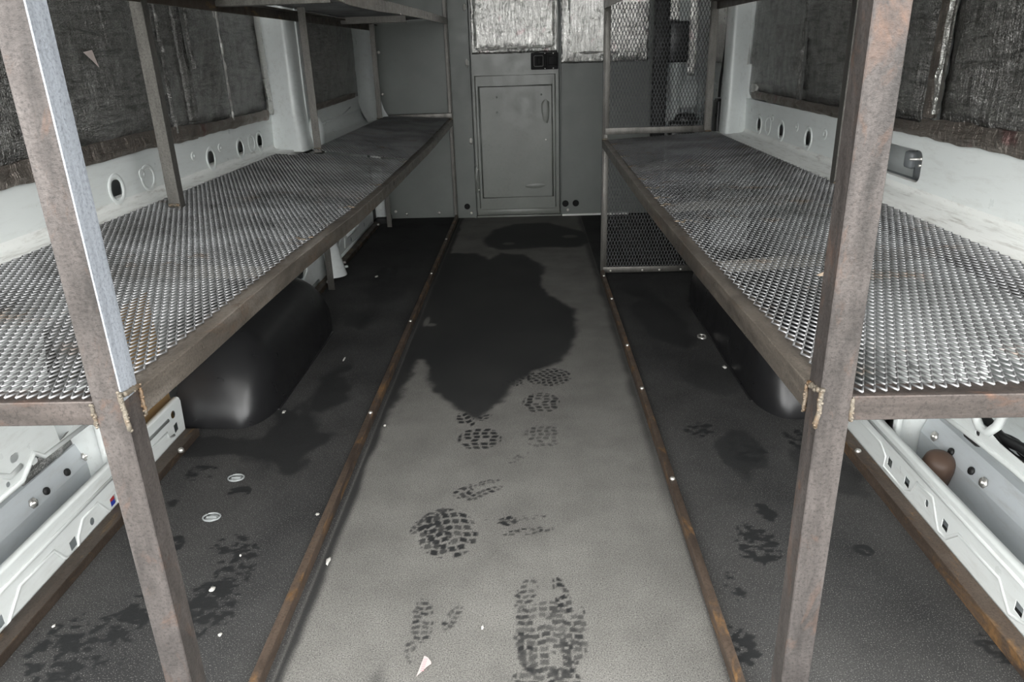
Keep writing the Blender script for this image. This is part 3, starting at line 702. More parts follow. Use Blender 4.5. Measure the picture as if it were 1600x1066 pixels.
# ------------------------------------------------------------------ foil insulation
def sheet(name, plane, X, y0, y1, z0, z1, mat, label, seed, bulge=0.012, res=0.016, parent=None, ragged=0.006, face=1, group=None):
    """quilted foil sheet standing off its wall; plane 'x' (side wall) or 'y' (bulkhead)"""
    m = MB(); nu = max(4, int((y1 - y0) / res)); nv = max(4, int((z1 - z0) / res))
    def fn(u, v, back=False):
        a = y0 + (y1 - y0) * u; b = z0 + (z1 - z0) * v
        eu = min(u, 1 - u) * (y1 - y0); ev = min(v, 1 - v) * (z1 - z0); e = min(eu, ev)
        p = Vector((a * 7 + seed, b * 7, seed))
        h = bulge * min(1, e / 0.05) + 0.006 * mnoise.noise(p) * min(1, e / 0.02) + 0.003 * mnoise.noise(p * 3.3) + 0.0016 * mnoise.noise(Vector((a * 8, b * 90, seed)))
        if u in (0, 1): a += ragged * mnoise.noise(Vector((b * 40, seed, u)))
        if v in (0, 1): b += ragged * mnoise.noise(Vector((a * 30, seed, v + 5)))
        if back: h = -0.004
        return (X + face * (0.003 + h), a, b) if plane == 'x' else (a, X + face * (0.003 + h), b)
    m.grid(fn, nu, nv); m.grid(lambda u, v: fn(u, v, True), nu, nv, True, True)
    n0 = (nu + 1) * (nv + 1); e_ = []
    ring = [i for i in range(nu + 1)] + [j * (nu + 1) + nu for j in range(1, nv + 1)] + [nv * (nu + 1) + i for i in range(nu - 1, -1, -1)] + [j * (nu + 1) for j in range(nv - 1, 0, -1)]
    for i in range(len(ring)):
        a, b = ring[i], ring[(i + 1) % len(ring)]; m.f.append([a, b, b + n0, a + n0]); m.sm.append(True); m.mi.append(0)
    o = m.obj(name, mat, parent)
    if parent is None: tag(o, label, 'insulation', group)
    return o
def tape(parent, plane, X, pts, wd, mat, seed, face=1, name='tape'):
    """crumpled foil tape along a polyline in the sheet's plane"""
    m = MB(); L = [0]
    for i in range(1, len(pts)): L.append(L[-1] + math.dist(pts[i], pts[i - 1]))
    N = max(4, int(L[-1] / 0.012))
    def at(t_):
        q = t_ * L[-1]
        for i in range(1, len(pts)):
            if q <= L[i] + 1e-9:
                k = (q - L[i - 1]) / (L[i] - L[i - 1]); a, b = pts[i - 1], pts[i]
                d = Vector((b[0] - a[0], b[1] - a[1])).normalized()
                return a[0] + (b[0] - a[0]) * k, a[1] + (b[1] - a[1]) * k, d
    for back in (0, 1):
        def fn(u, v):
            y, z, d = at(v); o_ = (u - 0.5) * wd * (1 + 0.25 * mnoise.noise(Vector((v * L[-1] * 14, seed, 0))))
            h = 0.006 + 0.010 * (mnoise.noise(Vector((u * 2.2 + seed, v * L[-1] * 30, seed))) + 0.4) * math.sin(math.pi * min(max(u, 0.02), 0.98))
            h = -0.002 if back else max(h, 0.002)
            yy, zz = y - d.y * o_, z + d.x * o_
            return (X + face * h, yy, zz) if plane == 'x' else (yy, X + face * h, zz)
        m.grid(fn, 6, N, True, bool(back))
    return m.obj(name, mat, parent)

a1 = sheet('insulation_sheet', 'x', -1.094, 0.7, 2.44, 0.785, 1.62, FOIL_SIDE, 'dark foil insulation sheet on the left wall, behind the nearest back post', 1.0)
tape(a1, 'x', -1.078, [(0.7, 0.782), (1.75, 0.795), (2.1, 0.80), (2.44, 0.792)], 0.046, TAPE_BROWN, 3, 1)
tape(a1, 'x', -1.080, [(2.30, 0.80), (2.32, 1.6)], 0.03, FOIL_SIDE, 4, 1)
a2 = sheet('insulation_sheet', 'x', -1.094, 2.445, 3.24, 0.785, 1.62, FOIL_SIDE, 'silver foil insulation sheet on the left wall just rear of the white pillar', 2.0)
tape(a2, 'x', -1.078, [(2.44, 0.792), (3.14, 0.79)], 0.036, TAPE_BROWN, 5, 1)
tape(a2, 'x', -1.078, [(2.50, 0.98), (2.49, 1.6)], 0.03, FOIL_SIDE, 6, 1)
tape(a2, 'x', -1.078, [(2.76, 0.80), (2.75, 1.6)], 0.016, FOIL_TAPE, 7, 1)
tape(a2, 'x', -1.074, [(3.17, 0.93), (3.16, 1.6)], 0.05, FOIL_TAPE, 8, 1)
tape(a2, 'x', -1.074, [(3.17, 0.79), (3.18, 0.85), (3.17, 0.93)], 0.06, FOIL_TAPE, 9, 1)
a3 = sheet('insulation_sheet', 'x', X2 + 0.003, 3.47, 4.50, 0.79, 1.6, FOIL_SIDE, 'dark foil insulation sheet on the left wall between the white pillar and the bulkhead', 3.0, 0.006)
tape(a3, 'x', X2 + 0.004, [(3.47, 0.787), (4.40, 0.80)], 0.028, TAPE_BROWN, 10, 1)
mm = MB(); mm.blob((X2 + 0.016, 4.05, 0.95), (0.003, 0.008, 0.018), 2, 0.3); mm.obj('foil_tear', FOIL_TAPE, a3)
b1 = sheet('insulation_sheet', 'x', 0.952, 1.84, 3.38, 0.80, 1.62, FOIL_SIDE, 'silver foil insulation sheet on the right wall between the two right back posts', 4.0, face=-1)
tape(b1, 'x', 0.936, [(1.84, 0.80), (2.6, 0.803), (3.26, 0.808)], 0.03, TAPE_BROWN, 11, -1)
tape(b1, 'x', 0.936, [(3.37, 0.92), (3.39, 1.0), (3.40, 1.6)], 0.06, FOIL_TAPE, 12, -1)
mm = MB(); mm.blob((0.936, 3.25, 0.83), (0.012, 0.035, 0.018), 6, 0.8); mm.obj('foil_curl', FOIL_TAPE, b1)
tape(b1, 'x', 0.934, [(2.70, 0.82), (2.72, 1.6)], 0.03, FOIL_SIDE, 13, -1)
b2 = sheet('insulation_sheet', 'x', 0.952, 0.7, 1.80, 0.80, 1.62, FOIL_SIDE, 'dark foil insulation sheet on the right wall nearest the rear opening', 5.0, face=-1)
tape(b2, 'x', 0.936, [(0.7, 0.812), (1.84, 0.806)], 0.045, TAPE_BROWN, 14, -1)
tape(b2, 'x', 0.937, [(1.82, 0.83), (1.815, 1.6)], 0.05, TAPE_BROWN, 15, -1)
tape(b2, 'x', 0.933, [(1.79, 0.84), (1.785, 1.6)], 0.02, FOIL_TAPE, 16, -1)
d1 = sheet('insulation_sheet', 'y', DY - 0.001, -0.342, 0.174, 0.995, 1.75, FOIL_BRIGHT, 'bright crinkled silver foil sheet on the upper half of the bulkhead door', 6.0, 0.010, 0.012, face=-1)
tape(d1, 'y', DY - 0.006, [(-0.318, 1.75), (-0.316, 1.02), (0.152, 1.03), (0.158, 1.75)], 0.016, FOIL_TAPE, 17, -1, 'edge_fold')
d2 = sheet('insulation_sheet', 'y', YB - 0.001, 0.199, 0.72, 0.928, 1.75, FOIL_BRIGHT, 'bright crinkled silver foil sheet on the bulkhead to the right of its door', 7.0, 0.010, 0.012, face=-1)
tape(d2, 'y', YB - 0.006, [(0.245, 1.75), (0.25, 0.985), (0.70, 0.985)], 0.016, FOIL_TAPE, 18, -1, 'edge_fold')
sheet('insulation_sheet', 'x', -1.125, 1.368, 1.555, 0.143, 0.178, FOIL_SIDE, 'small strip of silver foil insulation on the box section low in the left sill recess', 8.0, 0.002, 0.008)
sheet('insulation_sheet', 'x', -1.11, 1.30, 1.56, 0.235, 0.52, FOIL_SIDE, 'patch of foil insulation seen through the opening under the near end of the left shelf', 9.0, 0.003, 0.012)

# ------------------------------------------------------------------ sliding-door side beyond the right mesh panel
m = MB()
m.box((1.0, 3.45, -0.1), (1.02, 4.78, 1.9))
m.box((0.97, 3.46, 0.60), (1.0, 4.4, 0.82), 0.012)
m.box((0.80, 4.72, 0.0), (1.0, 4.76, 1.9))
SD = struct(m, 'door_2', WHITE, 'white sliding side door seen through the right mesh panel')
m = MB()
def bpost(u, v):
    z = 0.655 + 0.27 * v; an = u * math.pi
    return (0.87 - 0.045 * math.cos(an) * (0.7 + 0.3 * v), 4.66 - 0.04 * math.sin(an), z - 0.04 * math.sin(an) * (1 - v))
m.grid(bpost, 12, 10); m.box((0.895, 4.62, 0.66), (1.0, 4.66, 0.81), 0.015); m.obj('pillar_trim', WHITE, SD)
sheet('insulation_sheet', 'y', 4.715, 0.825, 0.885, 1.14, 1.7, FOIL_BRIGHT, 'narrow strip of silver foil above the black box behind the right mesh panel', 10.0, 0.004, 0.012, face=-1)
sheet('insulation_sheet', 'y', 4.715, 0.945, 0.995, 0.84, 1.7, FOIL_BRIGHT, 'tall strip of silver foil at the right edge of the right mesh panel', 11.0, 0.004, 0.012, face=-1)
sheet('insulation_sheet', 'x', 0.995, 3.5, 4.3, 0.92, 1.7, FOIL_BRIGHT, 'silver foil sheet on the sliding door beside the white right pillar', 12.0, 0.006, 0.02, face=-1)
e = empty('seat_belt_reel', (0.86, 4.64, 0.9), 'black belt reel box on a dark upright behind the right mesh panel', 'belt reel')
m = MB(); m.box((0.735, 4.63, 0.02), (0.815, 4.70, 1.7), 0.006); m.obj('upright', BLACK, e)
m = MB(); m.box((0.813, 4.60, 0.918), (0.925, 4.68, 1.14), 0.01); m.obj('reel_box', BLACKP, e)
m = MB(); m.blob((0.92, 4.55, 0.60), (0.07, 0.05, 0.045), 3, 0.3); m.box((0.82, 4.5, 0.0), (0.97, 4.59, 0.6), 0.02); tag(m.obj('step_cover', BLACKP), 'black plastic moulding low behind the right mesh panel', 'cover')
m = MB(); m.box((0.868, 3.60, 0.0), (0.918, 3.68, 0.767), 0.008); m.box((0.872, 3.606, 0.765), (0.914, 3.672, 0.772), 0.003); tag(m.obj('door_buffer', BLACKP), 'black rubber door post standing between the right mesh panel and white pillar', 'post')
m = MB(); m.sweep([(0, 0), (0.012, 0), (0.012, 0.002), (0, 0.002)], [(0.87, 3.60, 0.78), (0.872, 3.60, 0.86), (0.885, 3.60, 1.0), (0.897, 3.60, 1.5)], (1, 0, 0), (0, 1, 0)); tag(m.obj('belt_strap', BLACK), 'thin black strap rising beside the right mesh panel frame', 'strap')
m = MB(); m.box((0.49, 3.47, 0.0005), (0.99, 4.74, 0.004)); tag(m.obj('step_well_dark', BLACK), 'black sheet standing in for the dark side door step well behind the right mesh panel', 'mat')  # flat black sheet paints the dark of the step well

# ------------------------------------------------------------------ racks
YN = 0.758
def interp(t_, pts):
    return float(np.interp(t_, [p[0] for p in pts], [p[1] for p in pts]))
def expanded(name, axmap, W, H, mat, parent, swd=0.0131, lwd=0.0305, wd=0.0024, th=0.0013, tilt=45, keep=None):
    """expanded metal: nodes of a diamond lattice joined by tilted strands. axmap(u, v) -> points, normals (arrays)"""
    ni, nj = int(W / (swd / 2)), int(H / (lwd / 2))
    I, J = np.meshgrid(np.arange(ni + 1), np.arange(nj + 1)); ok = (I + J) % 2 == 0
    i0, j0 = I[ok], J[ok]; A, B = [], []
    for di in (1, -1):
        i1, j1 = i0 + di, j0 + 1; g_ = (i1 >= 0) & (i1 <= ni) & (j1 <= nj)
        A.append(np.stack([i0[g_], j0[g_]], 1)); B.append(np.stack([i1[g_], j1[g_]], 1))
    A = np.concatenate(A) * np.array([swd / 2, lwd / 2]); B = np.concatenate(B) * np.array([swd / 2, lwd / 2])
    if keep is not None:
        g_ = keep((A[:, 0] + B[:, 0]) / 2, (A[:, 1] + B[:, 1]) / 2); A, B = A[g_], B[g_]
    d = B - A; d /= np.linalg.norm(d, axis=1)[:, None]
    pr = np.stack([-d[:, 1], d[:, 0]], 1); pr *= np.sign(pr[:, 0])[:, None]       # in-plane perpendicular pointing away from the aisle
    ext = 0.0006
    A2, B2 = A - d * ext, B + d * ext
    c_, s_ = math.cos(math.radians(tilt)), math.sin(math.radians(tilt))
    V = []
    for P_ in (A2, B2):
        for sa, sb in ((-1, -1), (1, -1), (1, 1), (-1, 1)):
            off_u = pr * (sa * wd / 2 * c_ - sb * th / 2 * s_); off_n = sa * wd / 2 * s_ + sb * th / 2 * c_
            q = P_ + off_u; V.append(axmap(q[:, 0], q[:, 1], np.full(len(q), off_n)))
    V = np.stack(V, 1).reshape(-1, 3)
    base = (np.arange(len(A)) * 8)[:, None, None]
    quads = np.array([(0, 1, 2, 3), (7, 6, 5, 4), (0, 4, 5, 1), (1, 5, 6, 2), (2, 6, 7, 3), (3, 7, 4, 0)])[None]
    return np_mesh(name, V, (base + quads).reshape(-1, 4), mat, parent)

def weld(parent, pts, r=0.004, seed=0):
    m = MB()
    for k in range(len(pts) - 1):
        a, b = Vector(pts[k]), Vector(pts[k + 1])
        m.tube([a.lerp(b, q / 8) + Vector([random.uniform(-1, 1) * r * 0.25 for _ in range(3)]) for q in range(9)], r * 0.8, 8)
        n = max(2, int((b - a).length / 0.0016))
        for i in range(n + 1):
            c_ = a.lerp(b, i / n); rr = r * (0.4 + 0.4 * random.random())
            m.blob(c_ + Vector([random.uniform(-1, 1) * r * 0.5 for _ in range(3)]), (rr, rr, rr), seed + i, 0.4, 1)
    return m.obj('weld_bead', WELD, parent)

ZF_L = [(0.7, 0.638), (0.76, 0.637), (0.95, 0.632), (1.2, 0.629), (1.5, 0.623), (2.0, 0.606), (2.5, 0.600), (3.1, 0.601), (3.6, 0.601), (4.2, 0.612), (4.8, 0.626)]
ZF_R = [(0.7, 0.628), (0.78, 0.627), (1.0, 0.624), (1.2, 0.619), (1.5, 0.613), (2.0, 0.610), (2.4, 0.612), (2.8, 0.617), (3.4, 0.627)]
ZU_L = [(0.7, 1.20), (0.76, 1.20), (2.2, 1.165), (2.6, 1.17), (2.9, 1.178), (3.65, 1.19), (4.8, 1.202)]
ZU_R = [(0.7, 1.19), (2.0, 1.185), (3.4, 1.195)]

def rack(side):
    s = -1 if side == 'left' else 1
    X = -0.475 if s < 0 else 0.321
    YF = 4.765 if s < 0 else 3.40
    ZF, ZU = (ZF_L, ZU_L) if s < 0 else (ZF_R, ZU_R)
    root = empty('shelving_rack', (X, YN, 0), 'long welded steel rack with two expanded metal shelves along the %s wall' % side, 'shelving rack', 'welded racks along the van walls')
    inx = (s, 0, 0)
    def part(name, mat, fn):
        m_ = MB(); fn(m_); return m_.obj(name, mat, root)
    # front posts
    po = part('post', STEEL, lambda q: q.angle([(X, YN, 0.0), (X, YN, 0.45), (X, YN, 0.606), (X, YN, 0.637), (X, YN, 1.75)], inx, (0, 1, 0), 0.036, 0.036))
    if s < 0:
        po.data.materials.append(GROUND_GLARE)
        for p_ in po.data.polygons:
            if p_.normal.x > 0.6 and p_.center.z > 0.64: p_.material_index = 1  # painted sky glare on the aisle face above the shelf
    part('post', STEEL_GREY, lambda q: q.angle([(X, YF, 0.0), (X, YF, 1.75)], inx, (0, -1, 0), 0.026, 0.026))
    # floor rails
    rl = part('floor_rail', RUST, lambda q: q.angle([(X, YN, 0.027), (X, YF, 0.027)], inx, (0, 0, -1), 0.0165, 0.027, 0.004))
    if s < 0:
        wr_ = part('wall_floor_rail', RUST_DARK, lambda q: q.angle([(-0.965, YN, 0.022), (-0.965, 1.86, 0.022)], inx, (0, 0, -1), 0.038, 0.022, 0.004))
        part('wall_floor_rail', RUST_DARK, lambda q: q.angle([(-0.962, 3.02, 0.022), (-0.962, 4.66, 0.022)], inx, (0, 0, -1), 0.036, 0.022, 0.004))
        fb = [(-0.958, 1.731, 0.0245), (-0.958, 3.30, 0.0245), (-0.958, 3.64, 0.0245), (-0.955, 4.53, 0.0245)]
    else:
        wr_ = part('wall_floor_rail', RUST, lambda q: q.angle([(0.806, YN, 0.030), (0.806, 1.885, 0.030)], inx, (0, 0, -1), 0.034, 0.030, 0.004))
        fb = [(0.818, 1.663, 0.030)]
    for y in ((4.086, 3.393, 2.723, 1.932) if s < 0 else (3.29, 2.95, 2.424, 2.067, 1.551)):
        screw((X + s * 0.008, y, 0.027), (0, 0, 1), 0.0065, rl, 0.005, 'screw')
    for p in fb: screw(p, (0, 0, 1), 0.008, wr_, 0.007, 'screw')
    # lower and upper shelf: front rail follows its sag
    ysl = list(np.linspace(YN + 0.0358, YF, 30))
    part('shelf_rail', STEEL_RAIL, lambda q: q.angle([(X, y, interp(y, ZF)) for y in ysl], inx, (0, 0, -1), 0.036, 0.034, 0.005))
    part('upper_shelf_rail', STEEL_RAIL, lambda q: q.angle([(X, y, interp(y, ZU)) for y in ysl], inx, (0, 0, -1), 0.036, 0.036, 0.005))
    zn = interp(YN, ZF)
    xw = X + s * 0.50
    part('end_rail', STEEL_END, lambda q: q.angle([(X + s * 0.034, YN + 0.002, zn), (xw + s * 0.03, YN + 0.002, zn)], (0, 1, 0), (0, 0, -1), 0.034, 0.030))
    part('end_rail', STEEL_END, lambda q: q.angle([(X + s * 0.034, YN + 0.002, 1.20), (xw + s * 0.03, YN + 0.002, 1.20)], (0, 1, 0), (0, 0, -1), 0.034, 0.034))
    if s < 0:
        part('end_rail', STEEL_GREY, lambda q: q.box((-0.88, 4.735, 0.632), (-0.478, 4.765, 0.662), 0.002))
    # wall-side rail under the mesh
    xb = -0.91 if s < 0 else 0.78
    part('wall_shelf_rail', STEEL_GREY, lambda q: q.angle([(xb, YN, 0.640), (xb, YF - 0.03, 0.640)], (-s, 0, 0), (0, 0, -1), 0.03, 0.03))
    part('wall_shelf_rail', RUST_DARK, lambda q: q.angle([(-0.92 if s < 0 else 0.79, YN, 1.168), (-0.92 if s < 0 else 0.79, YF - 0.03, 1.176)], (-s, 0, 0), (0, 0, -1), 0.03, 0.034))
    # back posts, cross bars
    bp = [(-0.915, 1.905), (-0.885, 3.09), (-0.905, 4.56), (-0.945, 3.25)] if s < 0 else [(0.80, 1.985), (0.795, 3.37)]
    for k, (x, y) in enumerate(bp):
        part('back_post', STEEL_GREY if k < 2 and not (s < 0 and k == 1) else STEEL_GREY, lambda q: q.angle([(x, y, 0.64 if k == 0 or (s < 0 and k == 1) else 0.0), (x, y, 0.61 if k == 3 else 1.75)], inx if k == 0 else (-s, 0, 0), (0, 1, 0), 0.030, 0.030, 0.004))
        if k < 3: weld(root, [(x + s * 0.0, y - 0.004, 0.655), (x + (s if k == 0 else -s) * 0.028, y - 0.004, 0.655)], 0.004, k)
    for y, x0, x1, z in ([(2.36, -0.95, -0.575, 1.150), (3.92, -0.93, -0.595, 1.152)] if s < 0 else [(1.9, 0.79, 0.40, 1.15)]):
        part('crossbar', STEEL_GREY, lambda q: q.angle([(x0, y, z), (x1, y, z)], (0, 1, 0), (0, 0, 1), 0.03, 0.032))
    for y in ((1.4, 2.36, 3.06, 3.92) if s < 0 else (1.4, 2.0, 2.7)):
        part('crossbar', STEEL_GREY, lambda q: q.angle([(X + s * 0.008, y, interp(y, ZF) - 0.032), (xb, y, 0.608)], (0, 1, 0), (0, 0, 1), 0.03, 0.026))
    # shelf meshes
    off = 0.022
    x_in = X + s * off
    if s < 0: segs = [(YN + 0.004, 3.055, -1.012), (3.048, YF - 0.03, -0.885)]
    else: segs = [(YN + 0.004, 3.368, 0.812)]
    for (ya, yb, xo) in segs:
        W_ = abs(xo - x_in); H_ = yb - ya
        def axm(u, v, n_, ya=ya, W_=W_):
            zf = np.interp(v + ya, [p[0] for p in ZF], [p[1] for p in ZF]) + 0.0035
            k = np.clip(u / W_, 0, 1); z = zf + (0.653 - zf) * np.power(k, 1.0) + (0.004 if ya > 3 else 0.0)
            return np.stack([x_in + s * u, ya + v, z + n_], 1)
        def kp(u, v, ya=ya, xo=xo):
            if s < 0 and xo < -0.95: return ~((v + ya > 2.98) & (u > 0.435))
            if s > 0: return ~((v + ya > 3.12) & (u > 0.462))
            return np.ones(len(u), bool)
        expanded('shelf_mesh', axm, W_, H_, EXP, root, keep=kp, tilt=46 if s < 0 else 34)
    for (ya, yb, xo) in ([(1.0, YF - 0.03, -0.92)] if s < 0 else [(1.0, 3.368, 0.79)]):
        W_ = abs(xo - x_in)
        def axu(u, v, n_, ya=ya, W_=W_):
            zf = np.interp(v + ya, [p[0] for p in ZU], [p[1] for p in ZU]) + 0.0035
            return np.stack([x_in + s * u, ya + v, zf + (1.185 - zf) * np.clip(u / W_, 0, 1) + n_], 1)
        expanded('upper_shelf_mesh', axu, W_, yb - ya, EXP, root)
    # welds at the near corner
    zc = zn
    weld(root, [(X + s * 0.001, YN - 0.002, zc + 0.012), (X - s * 0.002, YN - 0.002, zc - 0.035)], 0.0036, 2)
    weld(root, [(X - s * 0.001, YN + 0.003, zc + 0.008), (X - s * 0.001, YN + 0.036, zc + 0.004)], 0.004, 5)
    weld(root, [(X - s * 0.002, YN + 0.036, zc), (X - s * 0.002, YN + 0.036, zc - 0.034)], 0.003, 7)
    weld(root, [(X + s * 0.037, YN, zc - 0.002), (X + s * 0.038, YN, zc - 0.03)], 0.003, 8)
    weld(root, [(X, YF - 0.03, interp(YF, ZF) + 0.003), (X + s * 0.02, YF - 0.03, interp(YF, ZF) + 0.004)], 0.004, 9)
    for y in ((1.95, 1.74, 2.05, 2.2, 2.36, 2.62, 2.85, 3.0, 3.2) if s > 0 else (1.62, 2.05, 2.45, 3.0, 3.3, 4.1)):
        m_ = MB()
        for k in range(5):
            m_.blob((x_in + s * (0.002 + 0.011 * k), y + 0.012 * math.sin(k * 2 + y * 9), interp(y, ZF) + 0.005), (0.008, 0.006, 0.0018), k + y, 0.5, 1)
        m_.obj('weld_spot', WELD, root)
    if s > 0:
        # end frame filled with upright expanded metal, two panels
        Y = 3.395
        def panel(z0, z1):
            m_ = MB()
            m_.box((0.335, Y - 0.004, z0), (0.79, Y + 0.002, z0 + 0.028), 0.001); m_.box((0.335, Y + 0.0, z1 - 0.01), (0.79, Y + 0.004, z1), 0.001)
            m_.box((0.325, Y - 0.003, z0), (0.351, Y + 0.001, z1), 0.001); m_.box((0.765, Y - 0.003, z0), (0.792, Y + 0.001, z1), 0.001)
            fr = m_.obj('mesh_panel_frame', STEEL_GREY, root)
            ex = expanded('mesh_panel', lambda u, v, n_: np.stack([0.345 + u, np.full(len(u), Y + 0.004) + n_, z0 + 0.006 + v], 1), 0.43, z1 - z0 - 0.012, EXP_PANEL, fr, 0.0142, 0.034, 0.0024, 0.0014, 35)
            return fr
        p1 = panel(0.012, 0.592); p2 = panel(0.648, 1.20)
        for x in (0.37, 0.52, 0.60, 0.70): screw((x, Y - 0.004, 0.022), (0, -1, 0), 0.005, p1, 0.004, 'screw')
    return root
rack('left'); rack('right')

# ------------------------------------------------------------------ wheel arch covers
def arch(side):
    s = -1 if side == 'left' else 1
    xi, xo = (-0.785, -1.03) if s < 0 else (0.652, 0.86)
    y0, y1 = (1.895, 2.84) if s < 0 else (1.90, 3.12)
    m = MB(); w_ = abs(xo - xi); h_ = 0.262; L_ = y1 - y0
    def fn(u, v):
        # v along the length, u around the section from inner foot over the top to the wall
        yy = v
        e = 1.0
        r0 = 0.20 / L_; r1 = 0.25 / L_
        if v < r0: q = 1 - v / r0; e = math.sqrt(max(0.0, 1 - q ** 2.5))
        elif v > 1 - r1: q = (v - 1 + r1) / r1; e = math.sqrt(max(0.0, 1 - q ** 2.2)) * 0.985 + 0.015
        an = u * math.pi / 2
        cx = abs(math.cos(an)) ** 0.70; cz = abs(math.sin(an)) ** 0.75
        inset = (1 - e) * 0.085
        slope = 0.035 * (math.sin(an))           # sides lean back a little
        x = xi + s * (w_ * (1 - cx) + inset * cx + slope * (1 - cx) * 0.3)
        z = h_ * cz * (0.03 + 0.97 * e)
        return (x, y0 + L_ * v + 0.10 * (max(z, 0) / h_) ** 2 * max(0, 1 - 2.2 * v), max(z, 0.0))
    nv = 64
    tv = [0.5 - 0.5 * math.cos(math.pi * k / nv) for k in range(nv + 1)]
    V = [fn(i / 28, tv[j]) for j in range(nv + 1) for i in range(29)]
    Fs = [(j * 29 + i, j * 29 + i + 1, (j + 1) * 29 + i + 1, (j + 1) * 29 + i) for j in range(nv) for i in range(28)]
    m.add(V, Fs, True)
    m.add(V[:29], [tuple(range(29))])
    # thin foot flange on the lining
    m.box((xi - s * 0.004, y0 + 0.12, 0.0), (xi + s * 0.02, y1 - 0.15, 0.003), 0.001)
    tag(m.obj('wheel_arch_cover', BLACKP), 'smooth black plastic wheel arch cover on the floor under the %s shelf' % side, 'wheel arch cover', 'wheel arch covers')
arch('left'); arch('right')

# ------------------------------------------------------------------ loose things
m = MB(); m.box((-1.06, 1.62, 0.02), (-1.05, 1.90, 0.42)); m.box((-1.052, 1.705, 0.02), (-1.045, 1.72, 0.42), 0.002)
tag(m.obj('hardboard_panel', BROWNBOARD), 'brown hardboard piece behind the left sill panel next to the wheel arch', 'board')
m = MB(); m.lathe((0.92, 1.50, 0.05), (-0.1, -0.35, 0.92), [(0.034, 0), (0.035, 0.05), (0.032, 0.068), (0.023, 0.078), (0.009, 0.081)], 20)
tag(m.obj('rubber_plug', BROWNPLUG), 'round brown cap in the recess behind the right sill panel', 'cap')
e = empty('wire_harness', (0.88, 1.25, 0.30), 'black ribbed wiring loom in the opening under the right shelf end', 'wiring')
m = MB()
for k in range(3):
    m.tube([(0.86 + 0.012 * k, 1.30 - 0.02 * i, 0.295 + 0.006 * math.sin(i * 0.9 + k * 2) + 0.012 * (k == 1)) for i in range(22)], 0.010, 10)
m.obj('loom', BLACKP, e)
m = MB(); m.box((0.845, 1.265, 0.265), (0.88, 1.315, 0.302), 0.006); m.obj('connector', BLACK, e)
m = MB(); m.cur = 0
P3 = [(-0.214, 0.972), (-0.2055, 1.0155), (-0.199, 1.012), (-0.192, 1.003), (-0.191, 0.998), (-0.196, 0.994)]
m.plate(P3, [], lambda u, v, w_: (u, v, 0.001 + w_ + (v - 0.97) * 0.08), 0.0004)
m.cur = 1
for k in range(7): m.box((-0.2085 + k * 0.0005, 0.983 + k * 0.004, 0.0024 + k * 0.0003), (-0.2025 + k * 0.0006, 0.9845 + k * 0.004, 0.0028 + k * 0.0003))
tag(m.obj('paper_scrap', [PAPER, PINK]), 'torn white paper scrap with pink print on the aisle floor', 'paper')
m = MB(); m.plate([(0, 0), (0.022, 0.004), (0.028, -0.004), (0.018, -0.012), (0.004, -0.008)], [], lambda u, v, w_: (0.475 + u * 0.6, 1.20 + v, 0.638 + w_ + u * 0.2), 0.0008)
tag(m.obj('cardboard_scrap', paint('tan_card', (0.42, 0.33, 0.25), 0.7)), 'tiny tan cardboard scrap lying on the right shelf mesh', 'scrap')
m = MB(); m.plate([(1.885, 1.03), (1.925, 1.035), (1.935, 1.008), (1.94, 0.995), (1.915, 1.012)], [], lambda u, v, w_: (-1.070 + w_, u, v), 0.001)
tag(m.obj('label_scrap', paint('pale_label', (0.55, 0.47, 0.44), 0.6)), 'small torn pale label stuck on the left foil sheet', 'label')
OV = [(-0.771, 1.623, 0.020, 'clear oval plastic washer on the left floor, the one nearer the wheel arch'), (-0.765, 1.451, 0.020, 'clear oval plastic washer on the left floor, the one nearer the rear')]
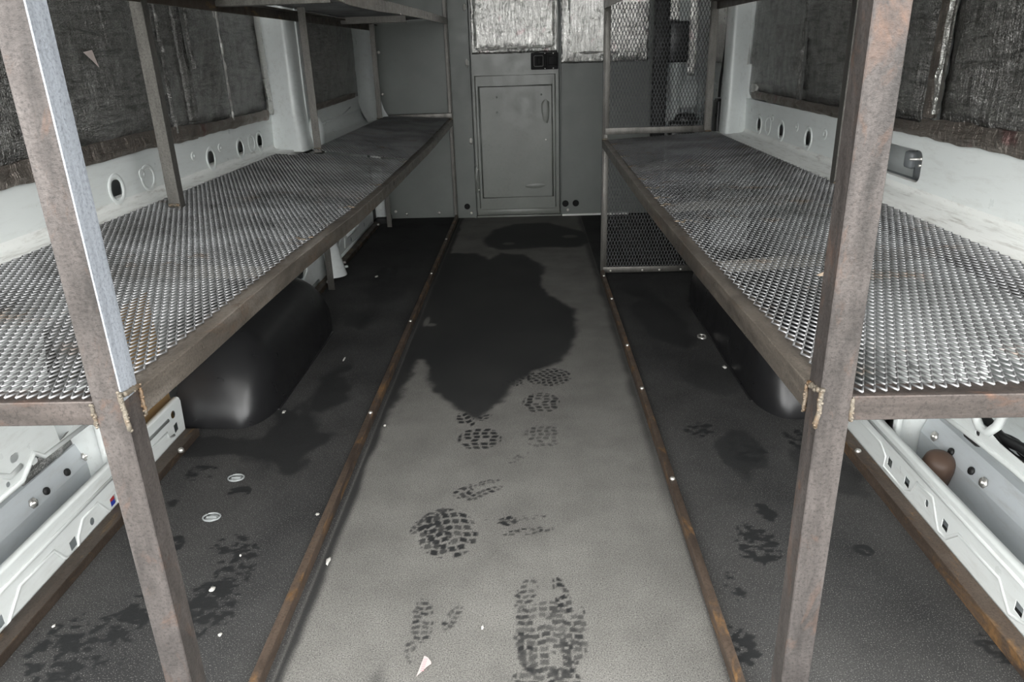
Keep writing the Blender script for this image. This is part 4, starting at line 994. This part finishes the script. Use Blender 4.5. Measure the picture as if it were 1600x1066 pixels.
for x, y, r, lb in OV:
    m = MB(); m.tube([(x + r * math.cos(a), y + r * 0.8 * math.sin(a), 0.003) for a in np.linspace(0, 6.283, 20, endpoint=False)], 0.0022, 8, True)
    m.lathe((x, y, 0.0), (0, 0, 1), [(r * 0.8, 0), (r * 0.8, 0.001), (r * 0.4, 0.003)], 16); m.box((x - 0.012, y - 0.003, 0.002), (x + 0.012, y + 0.002, 0.005), 0.001)
    tag(m.obj('floor_washer', paint('dull_clear_plastic', (0.32, 0.34, 0.34), 0.25)), lb, 'washer', 'oval washers on the left floor')
m = MB(); m.tube([(0.62 + 0.014 * math.cos(a), 2.555 + 0.02 * math.sin(a), 0.004) for a in np.linspace(0, 6.283, 20, endpoint=False)], 0.004, 8, True); m.lathe((0.62, 2.555, 0), (0, 0, 1), [(0.010, 0), (0.010, 0.002)], 14)
tag(m.obj('eyelet_washer', ZINC), 'round silver eyelet on the floor beside the right wheel arch cover', 'washer')
def chip(x, y, r, lb, el=1.0, seed=0, mat=CHIP, h=0.0022, nm='paint_chip'):
    m_ = MB(); r *= 0.72; m_.blob((x, y, h * 0.8), (r, r * el, h), seed, 0.7, 2); tag(m_.obj(nm, mat), lb, 'chip', 'white chips on the floor')
chip(-0.516, 1.459, 0.007, 'white chip on the left floor beside the middle of the left floor rail', 1, 1)
chip(-0.663, 1.201, 0.008, 'white chip on the wet splash in the left bay', 1.3, 2)
chip(-0.597, 1.074, 0.005, 'small white chip lowest in the left bay', 1.2, 3)
chip(-0.447, 1.287, 0.006, 'long white sliver against the aisle side of the left floor rail', 3.2, 4)
chip(-0.76, 3.452, 0.012, 'white crumb on the left floor beyond the wheel arch', 1.6, 5)
chip(-0.764, 1.997, 0.007, 'pale sliver beside the near corner of the left wheel arch cover', 2.0, 6)
chip(-0.437, 1.899, 0.005, 'white crumb on the aisle just right of the left floor rail', 1.4, 7)
chip(-0.675, 2.409, 0.004, 'thin pale splinter in the middle of the left bay', 6.0, 8)
chip(0.635, 2.279, 0.010, 'white crumb touching the right wheel arch cover', 1.6, 9)
chip(-0.644, 1.308, 0.003, 'tiny white speck on the left floor above the wet splash', 1.4, 10)
chip(-0.106, 1.088, 0.0035, 'tiny curved white shaving on the aisle between the footprints', 2.2, 11)
chip(-0.93, 1.10, 0.004, 'white speck beside the left wall rail near the rear', 1.4, 12)
